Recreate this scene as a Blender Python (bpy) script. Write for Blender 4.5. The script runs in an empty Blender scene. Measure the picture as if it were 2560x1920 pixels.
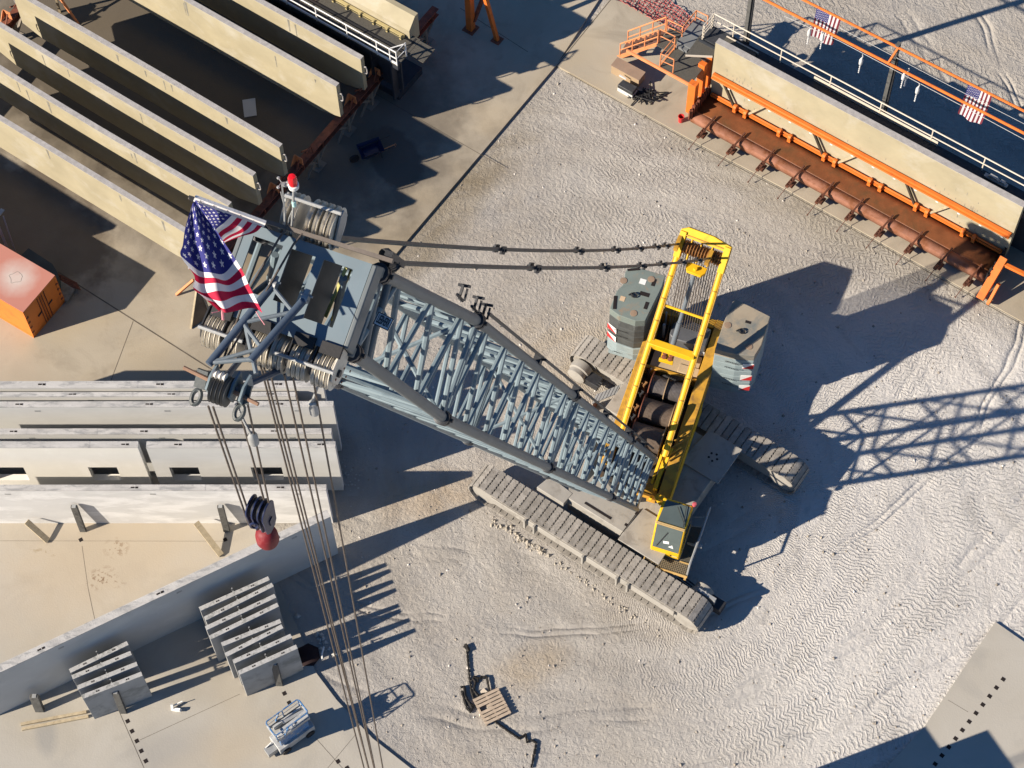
import bpy, bmesh, math, random
import numpy as np
from mathutils import Vector, Matrix
R = math.radians
random.seed(7)
SC = bpy.context.scene
COL = SC.collection
# ---------------------------------------------------------------- camera
FPX, PITCH, ROLL, CAMH = 5177.0, 0.494026645, -0.0282776583, 68.0
_f = np.array([0, math.sin(PITCH), -math.cos(PITCH)])
_r0 = np.array([1.0, 0, 0]); _u0 = np.cross(_r0, _f)
_c, _s = math.cos(ROLL), math.sin(ROLL)
CR, CU = _c*_r0 + _s*_u0, -_s*_r0 + _c*_u0
CAMP = np.array([0, 0, CAMH])
cam = bpy.data.cameras.new("Camera"); camo = bpy.data.objects.new("Camera", cam); COL.objects.link(camo)
cam.sensor_fit = 'HORIZONTAL'; cam.sensor_width = 36.0; cam.lens = 36.0*FPX/2560; cam.clip_start = 1; cam.clip_end = 2000
camo.matrix_world = Matrix(((CR[0], CU[0], -_f[0], 0), (CR[1], CU[1], -_f[1], 0), (CR[2], CU[2], -_f[2], CAMH), (0, 0, 0, 1)))
SC.camera = camo
# ---------------------------------------------------------------- light
SUN_AZ, SUN_EL = 19.1, 28.0            # direction the light travels, elevation
SD = np.array([math.cos(R(SUN_AZ))*math.cos(R(SUN_EL)), math.sin(R(SUN_AZ))*math.cos(R(SUN_EL)), -math.sin(R(SUN_EL))])
sun = bpy.data.lights.new("sun", 'SUN'); suno = bpy.data.objects.new("sun", sun); COL.objects.link(suno)
sun.energy = 5.0; sun.angle = R(0.53); sun.color = (1.0, 0.88, 0.73)
suno.rotation_euler = Vector(SD).to_track_quat('-Z', 'Y').to_euler(); suno.location = (-60, 0, 60)
W = bpy.data.worlds.new("World"); SC.world = W; W.use_nodes = True
wn = W.node_tree.nodes; wn.clear()
bg = wn.new("ShaderNodeBackground"); wo = wn.new("ShaderNodeOutputWorld"); sky = wn.new("ShaderNodeTexSky")
sky.sky_type = 'NISHITA'; sky.sun_disc = False; sky.sun_elevation = R(SUN_EL); sky.sun_rotation = math.atan2(-SD[0], -SD[1])
sky.air_density = 1.5; sky.dust_density = 0.0; sky.ozone_density = 10.0; sky.altitude = 1500
bg.inputs[1].default_value = 0.05
W.node_tree.links.new(sky.outputs[0], bg.inputs[0]); W.node_tree.links.new(bg.outputs[0], wo.inputs[0])
SC.view_settings.view_transform = 'Standard'; SC.view_settings.look = 'None'; SC.view_settings.exposure = 0.9; SC.view_settings.gamma = 1.0
SC.cycles.max_bounces = 6; SC.cycles.diffuse_bounces = 2
# ---------------------------------------------------------------- survey helpers (world = metres, ground z = 0)
def ray(px, py):
    return CR*(px-1280)/FPX + CU*(960-py)/FPX + _f
def at(px, py, z=0.0):
    d = ray(px, py); return CAMP + d*((z-CAMH)/d[2])
def at_plane(px, py, P, N):
    d = ray(px, py); return CAMP + d*(np.dot(np.asarray(P)-CAMP, N)/np.dot(d, N))
V = lambda *a: np.array(a, float)
def nrm(v): v = np.asarray(v, float); return v/np.linalg.norm(v)
def azv(deg): return V(math.cos(R(deg)), math.sin(R(deg)), 0)
def frame(o, x, y=None, z=(0, 0, 1)):
    o = np.asarray(o, float); x = np.asarray(x, float); z = np.asarray(z, float)
    y = np.cross(z, x) if y is None else np.asarray(y, float)
    return lambda a, b, c: o + x*a + y*b + z*c
# ---------------------------------------------------------------- mesh builder
WL = {}
class MB:
    def __init__(s): s.v = []; s.f = []; s.k = []; s.m = 0; s.uv = {}
    def add(s, vs, fs):
        b = len(s.v); s.v += [tuple(map(float, p)) for p in vs]
        for f in fs: s.f.append([b+i for i in f]); s.k.append(s.m)
        return s
    def hexa(s, p):
        return s.add(p, [(0, 3, 2, 1), (4, 5, 6, 7), (0, 1, 5, 4), (1, 2, 6, 5), (2, 3, 7, 6), (3, 0, 4, 7)])
    def bx(s, F, x0, x1, y0, y1, z0, z1):
        return s.hexa([F(x0, y0, z0), F(x1, y0, z0), F(x1, y1, z0), F(x0, y1, z0), F(x0, y0, z1), F(x1, y0, z1), F(x1, y1, z1), F(x0, y1, z1)])
    def bar(s, p0, p1, w, h, up=(0, 0, 1)):
        p0, p1 = np.asarray(p0, float), np.asarray(p1, float); d = nrm(p1-p0); up = np.asarray(up, float)
        if abs(np.dot(d, up)) > .98: up = V(1, 0, 0)
        x = nrm(np.cross(d, up)); y = np.cross(x, d); x = x*w/2; y = y*h/2
        return s.hexa([p0-x-y, p0+x-y, p0+x+y, p0-x+y, p1-x-y, p1+x-y, p1+x+y, p1-x+y])
    def tube(s, p0, p1, r0, r1=None, n=8, cap=True):
        return s.path([p0, p1], [r0, r0 if r1 is None else r1], n, cap)
    def path(s, pts, r, n=8, cap=True):
        pts = [np.asarray(p, float) for p in pts]; N = len(pts)
        rs = [r]*N if np.isscalar(r) else r
        vs = []; prev = None
        for i, p in enumerate(pts):
            d = nrm(pts[min(i+1, N-1)]-pts[max(i-1, 0)])
            if prev is None:
                a = V(0, 0, 1) if abs(d[2]) < .9 else V(1, 0, 0); x = nrm(np.cross(d, a))
            else:
                x = prev - d*np.dot(prev, d); x = nrm(x)
            prev = x; y = np.cross(d, x)
            for j in range(n):
                t = 2*math.pi*j/n; vs.append(p + rs[i]*(x*math.cos(t)+y*math.sin(t)))
        fs = [(i*n+j, i*n+(j+1) % n, (i+1)*n+(j+1) % n, (i+1)*n+j) for i in range(N-1) for j in range(n)]
        if cap: fs += [tuple(range(n))[::-1], tuple((N-1)*n+j for j in range(n))]
        return s.add(vs, fs)
    def prism(s, F, poly, z0, z1):
        n = len(poly); vs = [F(a, b, z0) for a, b in poly] + [F(a, b, z1) for a, b in poly]
        fs = [tuple(range(n))[::-1], tuple(range(n, 2*n))] + [(i, (i+1) % n, n+(i+1) % n, n+i) for i in range(n)]
        return s.add(vs, fs)
    def lathe(s, c, ax, prof, n=20):
        c = np.asarray(c, float); ax = nrm(ax); a = V(0, 0, 1) if abs(ax[2]) < .9 else V(1, 0, 0)
        x = nrm(np.cross(ax, a)); y = np.cross(ax, x); vs = []
        for rr_, h in prof:
            for j in range(n):
                t = 2*math.pi*j/n; vs.append(c + ax*h + max(rr_, 1e-4)*(x*math.cos(t)+y*math.sin(t)))
        N = len(prof)
        fs = [(i*n+j, i*n+(j+1) % n, (i+1)*n+(j+1) % n, (i+1)*n+j) for i in range(N-1) for j in range(n)]
        fs += [tuple(range(n))[::-1], tuple((N-1)*n+j for j in range(n))]
        return s.add(vs, fs)
    def build(s, name, mats, parent=None, bevel=0, smooth=True, normals=True):
        v = np.array(s.v); c = (v.min(0)+v.max(0))/2; c[2] = v[:, 2].min()
        me = bpy.data.meshes.new(name); me.from_pydata([tuple(q) for q in (v-c)], [], s.f)
        if not isinstance(mats, (list, tuple)): mats = [mats]
        for m in mats: me.materials.append(m)
        me.polygons.foreach_set("material_index", s.k)
        if normals:
            b = bmesh.new(); b.from_mesh(me); bmesh.ops.recalc_face_normals(b, faces=b.faces); b.to_mesh(me); b.free()
        if smooth:
            me.polygons.foreach_set("use_smooth", [True]*len(me.polygons)); me.set_sharp_from_angle(angle=R(38))
        me.update()
        o = bpy.data.objects.new(name, me); COL.objects.link(o)
        WL[o.name] = c
        if parent is not None:
            o.parent = parent; o.location = Vector(c - WL[parent.name])
        else: o.location = Vector(c)
        if bevel:
            m = o.modifiers.new("edge", 'BEVEL'); m.width = bevel; m.segments = 2; m.limit_method = 'ANGLE'; m.angle_limit = R(40)
        return o
def thing(name, label, cat, loc, group=None):
    o = bpy.data.objects.new(name, None); COL.objects.link(o); o.location = Vector(np.asarray(loc, float)); WL[o.name] = np.asarray(loc, float)
    o.empty_display_size = .3
    return tag(o, label, cat, group)
def tag(o, label, cat, group=None, kind=None):
    o["label"] = label; o["category"] = cat
    if group: o["group"] = group
    if kind: o["kind"] = kind
    return o
def struct(o): o["kind"] = "structure"; return o
# ---------------------------------------------------------------- materials
MATS = {}
def nt(name):
    m = bpy.data.materials.new(name); m.use_nodes = True; t = m.node_tree; t.nodes.clear()
    out = t.nodes.new("ShaderNodeOutputMaterial"); b = t.nodes.new("ShaderNodeBsdfPrincipled"); t.links.new(b.outputs[0], out.inputs[0])
    return m, t, b
def N(t, typ, **kw):
    n = t.nodes.new(typ)
    for k, v in kw.items():
        if k.startswith("i_"):
            key = k[2:]; key = int(key) if key.isdigit() else key
            n.inputs[key].default_value = v
        else: setattr(n, k, v)
    return n
def math_(t, op, a, b=None, c=None, clamp=False):
    n = N(t, "ShaderNodeMath", operation=op); n.use_clamp = clamp
    for i, q in enumerate((a, b, c)):
        if q is None: continue
        if isinstance(q, (int, float)): n.inputs[i].default_value = q
        else: t.links.new(q, n.inputs[i])
    return n.outputs[0]
def mixc(t, f, a, b, mode='MIX'):
    n = N(t, "ShaderNodeMix", data_type='RGBA', blend_type=mode)
    for key, q in ((0, f), (6, a), (7, b)):
        if isinstance(q, (int, float)): n.inputs[key].default_value = q
        elif isinstance(q, tuple): n.inputs[key].default_value = (*q, 1) if len(q) == 3 else q
        else: t.links.new(q, n.inputs[key])
    return n.outputs[2]
def noise(t, vec, scale, det=4, rough=.55, dist=0):
    n = N(t, "ShaderNodeTexNoise"); n.inputs["Scale"].default_value = scale; n.inputs["Detail"].default_value = det
    n.inputs["Roughness"].default_value = rough; n.inputs["Distortion"].default_value = dist
    t.links.new(vec, n.inputs["Vector"]); return n.outputs["Fac"]
def ramp(t, f, a, b):
    n = N(t, "ShaderNodeMapRange"); n.inputs[1].default_value = a; n.inputs[2].default_value = b; t.links.new(f, n.inputs[0]); return n.outputs[0]
def objvec(t, stretch=(1, 1, 1)):
    tc = N(t, "ShaderNodeTexCoord"); oi = N(t, "ShaderNodeObjectInfo")
    mu = N(t, "ShaderNodeVectorMath", operation='SCALE'); mu.inputs[0].default_value = (37, 53, 71); t.links.new(oi.outputs["Random"], mu.inputs["Scale"])
    ad = N(t, "ShaderNodeVectorMath", operation='ADD'); t.links.new(tc.outputs["Object"], ad.inputs[0]); t.links.new(mu.outputs[0], ad.inputs[1])
    if stretch == (1, 1, 1): return ad.outputs[0]
    ml = N(t, "ShaderNodeVectorMath", operation='MULTIPLY'); t.links.new(ad.outputs[0], ml.inputs[0]); ml.inputs[1].default_value = stretch
    return ml.outputs[0]
def M(name, col=(.1, .1, .1), rough=.75, metal=0.0, var=.12, vs=2.0, dirt=None, dirt_at=(.52, .66), ds=1.5, stretch=(1, 1, 1), bump=(25, .15), spec=.4, tone=0.0):
    """painted or cast surface: mottled tone, patches of wear or dirt, fine grain"""
    if name in MATS: return MATS[name]
    m, t, b = nt(name); vec = objvec(t); sv = objvec(t, stretch) if stretch != (1, 1, 1) else vec
    n1 = noise(t, sv, vs, 5, .6)
    f = ramp(t, n1, .3, .7)
    lo = tuple(c*(1-var) for c in col); hi = tuple(min(1, c*(1+var)) for c in col)
    c = mixc(t, f, lo, hi)
    if tone:
        oi = N(t, "ShaderNodeObjectInfo"); k = math_(t, 'MULTIPLY_ADD', oi.outputs["Random"], tone*2, 1-tone)
        cc = N(t, "ShaderNodeCombineColor"); [t.links.new(k, cc.inputs[i]) for i in range(3)]
        c = mixc(t, 1.0, c, cc.outputs[0], 'MULTIPLY')
    if dirt:
        n2 = noise(t, sv, ds, 6, .65, .4); g = ramp(t, n2, *dirt_at)
        c = mixc(t, g, c, dirt)
    t.links.new(c, b.inputs["Base Color"])
    b.inputs["Roughness"].default_value = rough; b.inputs["Metallic"].default_value = metal; b.inputs["Specular IOR Level"].default_value = spec
    if bump:
        n3 = noise(t, vec, bump[0], 3); bp = N(t, "ShaderNodeBump"); bp.inputs["Strength"].default_value = bump[1]; bp.inputs["Distance"].default_value = .02
        t.links.new(n3, bp.inputs["Height"]); t.links.new(bp.outputs[0], b.inputs["Normal"])
    MATS[name] = m; return m
yellow = M("crane yellow paint", (.72, .42, .012), .5, var=.10, vs=1.2, dirt=(.42, .21, .02), dirt_at=(.55, .8), ds=2.2, bump=(8, .05), stretch=(1, 1, .5))
yellow_old = M("faded yellow paint", (.50, .27, .03), .6, var=.15, dirt=(.20, .11, .035), dirt_at=(.48, .72), ds=2.5)
boomblue = M("boom blue paint", (.165, .215, .242), .45, var=.08, vs=1.0, dirt=(.12, .16, .185), ds=3, bump=(6, .04))
shadegrey = M("shaded grey blue paint", (.125, .145, .155), .5, var=.12, vs=1.2, dirt=(.12, .14, .155), ds=2, bump=(8, .05))  # boom blue darkened: shade of the east side put into the colour
jibblue = M("jib blue paint", (.06, .085, .125), .45, var=.12, vs=2)
steel = M("dark steel", (.035, .037, .042), .5, metal=.3, var=.25, vs=6)
pend = M("pendant steel", (.055, .06, .065), .5, metal=.2, var=.25, vs=3)
rope = M("wire rope", (.11, .09, .075), .55, metal=.3, var=.3, vs=20)
ropedrum = M("wound rope", (.13, .10, .08), .6, metal=.2, var=.25, vs=12)
sheavem = M("sheave cream steel", (.60, .56, .48), .55, var=.2, vs=4, dirt=(.22, .20, .17), dirt_at=(.6, .72), ds=4)
black = M("black rubber", (.018, .018, .02), .7, var=.3)
shoem = M("dusty track shoe", (.285, .265, .235), .85, var=.2, vs=5, dirt=(.17, .155, .135), dirt_at=(.5, .7), ds=3, bump=(30, .5), tone=.16)
carb = M("dusty grey carbody", (.31, .295, .265), .75, var=.10, vs=1.2, dirt=(.23, .215, .19), ds=1.8)
cwdark = M("counterweight dark slab", (.062, .068, .068), .7, var=.35, vs=2.2, dirt=(.15, .165, .165), dirt_at=(.58, .74), ds=2, stretch=(1, 1, .7))
cwtop = M("counterweight worn top", (.165, .20, .185), .7, var=.12, vs=1.5, dirt=(.26, .19, .13), dirt_at=(.56, .7), ds=1.3)
cwlight = M("counterweight light slab", (.24, .30, .315), .7, var=.10, vs=2, dirt=(.20, .235, .24), ds=2)
white = M("white paint", (.72, .72, .70), .5, var=.05)
redp = M("red paint", (.55, .035, .035), .45, var=.12)
glass = M("dark tinted glass", (.085, .11, .108), .14, var=.1, spec=.8, bump=None)
girderm = M("cream girder concrete", (.345, .305, .205), .8, var=.11, vs=.8, dirt=(.41, .38, .30), dirt_at=(.52, .7), ds=.5, stretch=(1, 1, 1.2), bump=(14, .12))
girdertop = M("grey girder top", (.35, .335, .325), .9, var=.14, vs=6, dirt=(.42, .40, .385), ds=3, bump=(40, .5))
stain = M("grey stain", (.20, .19, .16), .9, var=.3, vs=5)
panelm = M("grey precast concrete", (.52, .52, .50), .85, var=.06, vs=.8, dirt=(.60, .60, .58), dirt_at=(.5, .7), ds=.7, stretch=(.4, 1, 1), bump=(10, .1), tone=.05)
panelw = M("pale precast concrete", (.72, .70, .64), .85, var=.04, vs=.8, dirt=(.76, .74, .69), ds=.8, bump=(10, .08))
paneltop = M("rough panel edge", (.46, .45, .43), .9, var=.16, vs=3, dirt=(.30, .30, .295), dirt_at=(.5, .62), ds=5, stretch=(.35, 1, 1), bump=(24, .6))
smallp = M("small grey panel", (.37, .375, .37), .85, var=.12, vs=1.4, dirt=(.24, .25, .24), ds=1.3, bump=(16, .2), tone=.06)
orange = M("orange paint", (.62, .15, .022), .55, var=.12, vs=2, dirt=(.38, .09, .02), dirt_at=(.56, .75), ds=2.5)
orange_lt = M("sun bleached orange", (.62, .24, .10), .6, var=.12, vs=2)
rust = M("rusty red steel", (.20, .065, .035), .75, var=.3, vs=3, dirt=(.09, .035, .025), ds=4)
bedm = M("rusty form bed", (.165, .058, .022), .5, var=.25, vs=2, dirt=(.10, .052, .022), dirt_at=(.48, .68), ds=1.1, bump=(12, .2))
bedlip = M("dusty pink form lip", (.275, .125, .08), .6, var=.18, vs=2, dirt=(.19, .07, .03), dirt_at=(.48, .62), ds=1.5)
wood = M("raw timber", (.42, .35, .235), .8, var=.2, vs=5, stretch=(1, 1, 1), dirt=(.33, .265, .17), ds=4)
palletm = M("grey pallet timber", (.40, .32, .24), .85, var=.2, vs=6)
postm = M("dark steel post", (.10, .10, .095), .6, var=.25, vs=3, dirt=(.045, .045, .045), ds=3)
galv = M("galvanised grey", (.35, .36, .36), .5, metal=.3, var=.15, vs=4)
deckm = M("grating grey", (.085, .08, .068), .8, var=.2, vs=20, bump=(60, .8))
liftblue = M("lift blue paint", (.05, .17, .38), .4, var=.2, vs=3, dirt=(.30, .33, .36), dirt_at=(.5, .62), ds=4)
liftgrey = M("lift grey", (.37, .38, .38), .6, var=.2, vs=4, dirt=(.5, .5, .48), ds=5)
contm = M("container orange side", (.66, .19, .03), .6, var=.07, vs=1, dirt=(.55, .15, .03), ds=2)
bindk = M("dark green bin", (.035, .05, .05), .6, var=.2)
boxm = M("plywood box", (.33, .24, .15), .75, var=.1, vs=2)
boxtop = M("brown box lid", (.28, .20, .145), .7, var=.12, vs=2)
navy = M("navy block paint", (.014, .022, .065), .35, var=.25, vs=4)
ballred = M("faded red ball", (.17, .010, .016), .6, var=.2, vs=3, dirt=(.27, .07, .07), dirt_at=(.55, .72), ds=3)
chainm = M("blackened chain", (.02, .018, .016), .6, metal=.3, var=.3)
holem = M("dark socket hole", (.012, .008, .008), .9, var=.1, bump=None)
greencloth = M("plastic sheet", (.6, .6, .58), .6)
lens = M("red beacon lens", (.75, .012, .02), .12, var=.05, spec=.6, bump=None)
meshred = M("red debris netting", (.45, .12, .11), .9, var=.4, vs=30)
# flags : stripes and stars from the sheet's own UV
def flagmat(name, sx=.4, canton_s=7/13, red=(.50, .012, .05), blue=(.028, .032, .20), wht=(.78, .77, .76), flipx=False):
    m, t, b = nt(name); uv = N(t, "ShaderNodeUVMap"); sp = N(t, "ShaderNodeSeparateXYZ"); t.links.new(uv.outputs[0], sp.inputs[0])
    x, y = sp.outputs[0], sp.outputs[1]                   # x along the fly, y along the hoist from the canton side
    st = math_(t, 'MODULO', math_(t, 'FLOOR', math_(t, 'MULTIPLY', y, 13)), 2)
    c = mixc(t, st, red, wht)
    inx = math_(t, 'LESS_THAN', x, sx); iny = math_(t, 'LESS_THAN', y, canton_s); can = math_(t, 'MULTIPLY', inx, iny)
    X = math_(t, 'MULTIPLY', x, 12/sx); Y = math_(t, 'MULTIPLY', y, 10/canton_s)
    P = math_(t, 'MULTIPLY', math_(t, 'ADD', X, Y), .5); Q = math_(t, 'MULTIPLY', math_(t, 'SUBTRACT', X, Y), .5)
    dp = math_(t, 'SUBTRACT', math_(t, 'FRACT', math_(t, 'ADD', P, .5)), .5); dq = math_(t, 'SUBTRACT', math_(t, 'FRACT', math_(t, 'ADD', Q, 8.5)), .5)
    dx = math_(t, 'ADD', dp, dq); dy = math_(t, 'SUBTRACT', dp, dq)
    r_ = math_(t, 'SQRT', math_(t, 'ADD', math_(t, 'MULTIPLY', dx, dx), math_(t, 'MULTIPLY', dy, dy)))
    an = math_(t, 'ARCTAN2', dy, dx)
    k = math_(t, 'ABSOLUTE', math_(t, 'SUBTRACT', math_(t, 'FRACT', math_(t, 'ADD', math_(t, 'MULTIPLY', an, 5/(2*math.pi)), 5.0)), .5))
    rad = math_(t, 'MULTIPLY_ADD', k, .66, .12)
    edge = math_(t, 'MULTIPLY', math_(t, 'MULTIPLY', math_(t, 'GREATER_THAN', X, .5), math_(t, 'LESS_THAN', X, 11.5)), math_(t, 'MULTIPLY', math_(t, 'GREATER_THAN', Y, .5), math_(t, 'LESS_THAN', Y, 9.5)))
    star = math_(t, 'MULTIPLY', math_(t, 'LESS_THAN', r_, rad), edge)
    cc = mixc(t, star, blue, wht); c = mixc(t, can, c, cc)
    t.links.new(c, b.inputs["Base Color"]); b.inputs["Roughness"].default_value = .8
    tr = N(t, "ShaderNodeBsdfTranslucent"); t.links.new(c, tr.inputs[0]); mx = N(t, "ShaderNodeMixShader"); mx.inputs[0].default_value = .25
    t.links.new(b.outputs[0], mx.inputs[1]); t.links.new(tr.outputs[0], mx.inputs[2]); t.links.new(mx.outputs[0], [n for n in t.nodes if n.type == 'OUTPUT_MATERIAL'][0].inputs[0])
    return m
def sheet(name, grid, uvs, mat, parent=None, sub=2, thick=0):
    ny, nx = len(grid), len(grid[0]); v = np.array([p for row in grid for p in row], float); c = (v.min(0)+v.max(0))/2; c[2] = v[:, 2].min()
    me = bpy.data.meshes.new(name); fs = [(j*nx+i, j*nx+i+1, (j+1)*nx+i+1, (j+1)*nx+i) for j in range(ny-1) for i in range(nx-1)]
    me.from_pydata([tuple(q) for q in v-c], [], fs); ul = me.uv_layers.new(name="UVMap")
    fl = [uvs[j][i] for j in range(ny) for i in range(nx)]
    for lp in me.loops: ul.data[lp.index].uv = fl[lp.vertex_index]
    me.materials.append(mat); me.polygons.foreach_set("use_smooth", [True]*len(me.polygons))
    o = bpy.data.objects.new(name, me); COL.objects.link(o); WL[o.name] = c
    if parent is not None: o.parent = parent; o.location = Vector(c-WL[parent.name])
    else: o.location = Vector(c)
    if sub: q = o.modifiers.new("sub", 'SUBSURF'); q.levels = sub; q.render_levels = sub
    if thick: q = o.modifiers.new("sol", 'SOLIDIFY'); q.thickness = thick
    return o
# directions of the yard
UA = -35.98; UD = azv(UA); WD = azv(UA+90)            # girders and form beds run along UD
CC = V(4.46, 32.2, 0)                                  # slewing centre of the crane
# ================================================================ GROUND
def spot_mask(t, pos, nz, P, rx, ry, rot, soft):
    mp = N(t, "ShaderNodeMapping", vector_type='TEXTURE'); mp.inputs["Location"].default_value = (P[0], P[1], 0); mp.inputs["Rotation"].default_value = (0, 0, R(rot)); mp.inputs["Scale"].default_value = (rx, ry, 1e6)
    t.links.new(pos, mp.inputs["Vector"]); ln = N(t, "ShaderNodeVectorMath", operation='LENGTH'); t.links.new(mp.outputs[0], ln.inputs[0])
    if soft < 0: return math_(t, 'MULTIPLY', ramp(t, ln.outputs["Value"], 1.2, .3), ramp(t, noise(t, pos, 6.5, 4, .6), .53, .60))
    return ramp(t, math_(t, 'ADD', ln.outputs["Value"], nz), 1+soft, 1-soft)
def dirt_material():
    m, t, b = nt("dusty gravel yard"); tc = N(t, "ShaderNodeTexCoord"); vec = tc.outputs["Object"]
    sp = N(t, "ShaderNodeSeparateXYZ"); t.links.new(vec, sp.inputs[0]); x, y = sp.outputs[0], sp.outputs[1]
    dx = math_(t, 'SUBTRACT', x, float(CC[0])); dy = math_(t, 'SUBTRACT', y, float(CC[1]))
    wob = math_(t, 'MULTIPLY', math_(t, 'SUBTRACT', noise(t, vec, .12, 2), .5), 5.0)
    rad = math_(t, 'ADD', math_(t, 'SQRT', math_(t, 'ADD', math_(t, 'MULTIPLY', dx, dx), math_(t, 'MULTIPLY', dy, dy))), wob)
    ang = math_(t, 'ARCTAN2', dy, dx)
    # colours
    big = ramp(t, noise(t, vec, .13, 4, .6, .6), .36, .64)
    c = mixc(t, big, (.35, .32, .28), (.43, .405, .365))
    grey = ramp(t, noise(t, vec, .35, 6, .65, .5), .5, .68); c = mixc(t, math_(t, 'MULTIPLY', grey, .55), c, (.31, .30, .29))
    brn = ramp(t, noise(t, vec, .21, 5, .6), .58, .74); c = mixc(t, math_(t, 'MULTIPLY', brn, .5), c, (.33, .28, .21))
    fine = ramp(t, noise(t, vec, 9, 5, .7), .3, .7); c = mixc(t, math_(t, 'MULTIPLY', fine, .22), c, (.27, .255, .24))
    speck = ramp(t, noise(t, vec, 26, 2), .70, .76); c = mixc(t, math_(t, 'MULTIPLY', speck, .5), c, (.12, .11, .10))
    # worn pale lane east of the crane
    lane = math_(t, 'MULTIPLY', ramp(t, dx, -1.0, 6.0), ramp(t, dy, 9.0, 4.0)); c = mixc(t, math_(t, 'MULTIPLY', lane, .62), c, (.70, .685, .66))
    nz = math_(t, 'MULTIPLY', math_(t, 'SUBTRACT', noise(t, vec, .6, 5, .65), .5), 1.3)
    for (px, py, rx, ry, rot, col, k) in ((1010, 640, 8.5, 1.1, 52, (.22, .185, .13), .75), (1120, 470, 2.2, 1.2, 40, (.23, .19, .13), .6), (2120, 560, 9, 1.2, -36, (.32, .29, .235), .7), (880, 1250, 2.5, 5, 10, (.31, .28, .235), .6), (1440, 900, 3, 2, 20, (.38, .31, .215), .55), (1060, 1240, 1.6, 1.0, 0, (.36, .27, .17), .6), (1330, 1660, 1.2, .7, 20, (.37, .29, .19), .5), (860, 1780, 3, 4, 20, (.33, .315, .295), .7)):
        c = mixc(t, math_(t, 'MULTIPLY', spot_mask(t, vec, nz, at(px, py, 0), rx, ry, rot, .45), k), c, col)
    lv0 = N(t, "ShaderNodeCombineXYZ"); t.links.new(math_(t, 'MULTIPLY', rad, .55), lv0.inputs[0]); t.links.new(math_(t, 'MULTIPLY', ang, 1.6), lv0.inputs[1])
    band = ramp(t, noise(t, lv0.outputs[0], 1.6, 4, .6), .40, .62); c = mixc(t, math_(t, 'MULTIPLY', band, .26), c, (.52, .50, .465))
    band2 = ramp(t, noise(t, lv0.outputs[0], 3.1, 4, .6), .56, .70); c = mixc(t, math_(t, 'MULTIPLY', band2, .35), c, (.29, .275, .255))
    t.links.new(c, b.inputs["Base Color"]); b.inputs["Roughness"].default_value = .95; b.inputs["Specular IOR Level"].default_value = .1
    # relief: gravel, clods and the chevron prints of rubber tyres going round the crane
    arc = math_(t, 'MULTIPLY', ang, 9.0)
    lanei = math_(t, 'DIVIDE', rad, .62); tri = math_(t, 'ABSOLUTE', math_(t, 'SUBTRACT', math_(t, 'FRACT', lanei), .5))
    jit = math_(t, 'MULTIPLY', math_(t, 'SUBTRACT', noise(t, vec, 2.2, 5, .7), .5), 1.9)
    ph = math_(t, 'ADD', math_(t, 'ADD', math_(t, 'MULTIPLY', arc, 4.2), math_(t, 'MULTIPLY', tri, 1.3)), jit)
    ch = math_(t, 'SINE', math_(t, 'MULTIPLY', ph, 10.0)); ch = ramp(t, ch, -.2, .9)
    lv = N(t, "ShaderNodeCombineXYZ"); t.links.new(math_(t, 'MULTIPLY', rad, .75), lv.inputs[0]); t.links.new(math_(t, 'MULTIPLY', ang, 2.2), lv.inputs[1])
    lanes = ramp(t, noise(t, lv.outputs[0], 1.0, 3, .55), .38, .52)
    zone = math_(t, 'MULTIPLY', lanes, ramp(t, noise(t, vec, .22, 4, .6, .5), .36, .54))
    east = ramp(t, math_(t, 'ADD', dx, math_(t, 'MULTIPLY', dy, .12)), -4.0, 5.0)
    ch = math_(t, 'MULTIPLY', ch, math_(t, 'MULTIPLY', zone, east))
    clod = noise(t, vec, 5.5, 8, .72, .5); clod2 = noise(t, vec, 1.4, 6, .62)
    h = math_(t, 'ADD', math_(t, 'MULTIPLY', ch, .32), math_(t, 'ADD', math_(t, 'MULTIPLY', clod, .85), math_(t, 'MULTIPLY', clod2, .7)))
    # long wheel ruts
    rut = math_(t, 'SINE', math_(t, 'MULTIPLY', rad, 3.4)); h = math_(t, 'ADD', h, math_(t, 'MULTIPLY', rut, .14))
    ex = math_(t, 'SUBTRACT', x, 1.5); ey = math_(t, 'SUBTRACT', y, 46.0)
    er = math_(t, 'ADD', math_(t, 'SQRT', math_(t, 'ADD', math_(t, 'MULTIPLY', ex, ex), math_(t, 'MULTIPLY', ey, ey))), math_(t, 'MULTIPLY', math_(t, 'SUBTRACT', noise(t, vec, .25, 2), .5), 1.2))
    for r0, w_, k_ in ((19.2, .07, .9), (19.45, .07, .9), (22.3, .10, .7), (22.75, .10, .7), (24.6, .08, .8), (16.4, .12, .5), (16.9, .12, .5)):
        g_ = math_(t, 'DIVIDE', math_(t, 'SUBTRACT', er, r0), w_); g_ = math_(t, 'DIVIDE', 1.0, math_(t, 'ADD', 1.0, math_(t, 'MULTIPLY', g_, g_)))
        h = math_(t, 'SUBTRACT', h, math_(t, 'MULTIPLY', math_(t, 'MULTIPLY', g_, k_), ramp(t, noise(t, vec, .3, 2), .42, .55)))
    bp = N(t, "ShaderNodeBump"); bp.inputs["Strength"].default_value = 1.0; bp.inputs["Distance"].default_value = .10
    t.links.new(h, bp.inputs["Height"]); t.links.new(bp.outputs[0], b.inputs["Normal"])
    return m
g = MB(); g.add([(-400, -400, 0), (400, -400, 0), (400, 400, 0), (-400, 400, 0)], [(0, 1, 2, 3)])
struct(g.build("ground", dirt_material()))
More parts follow.
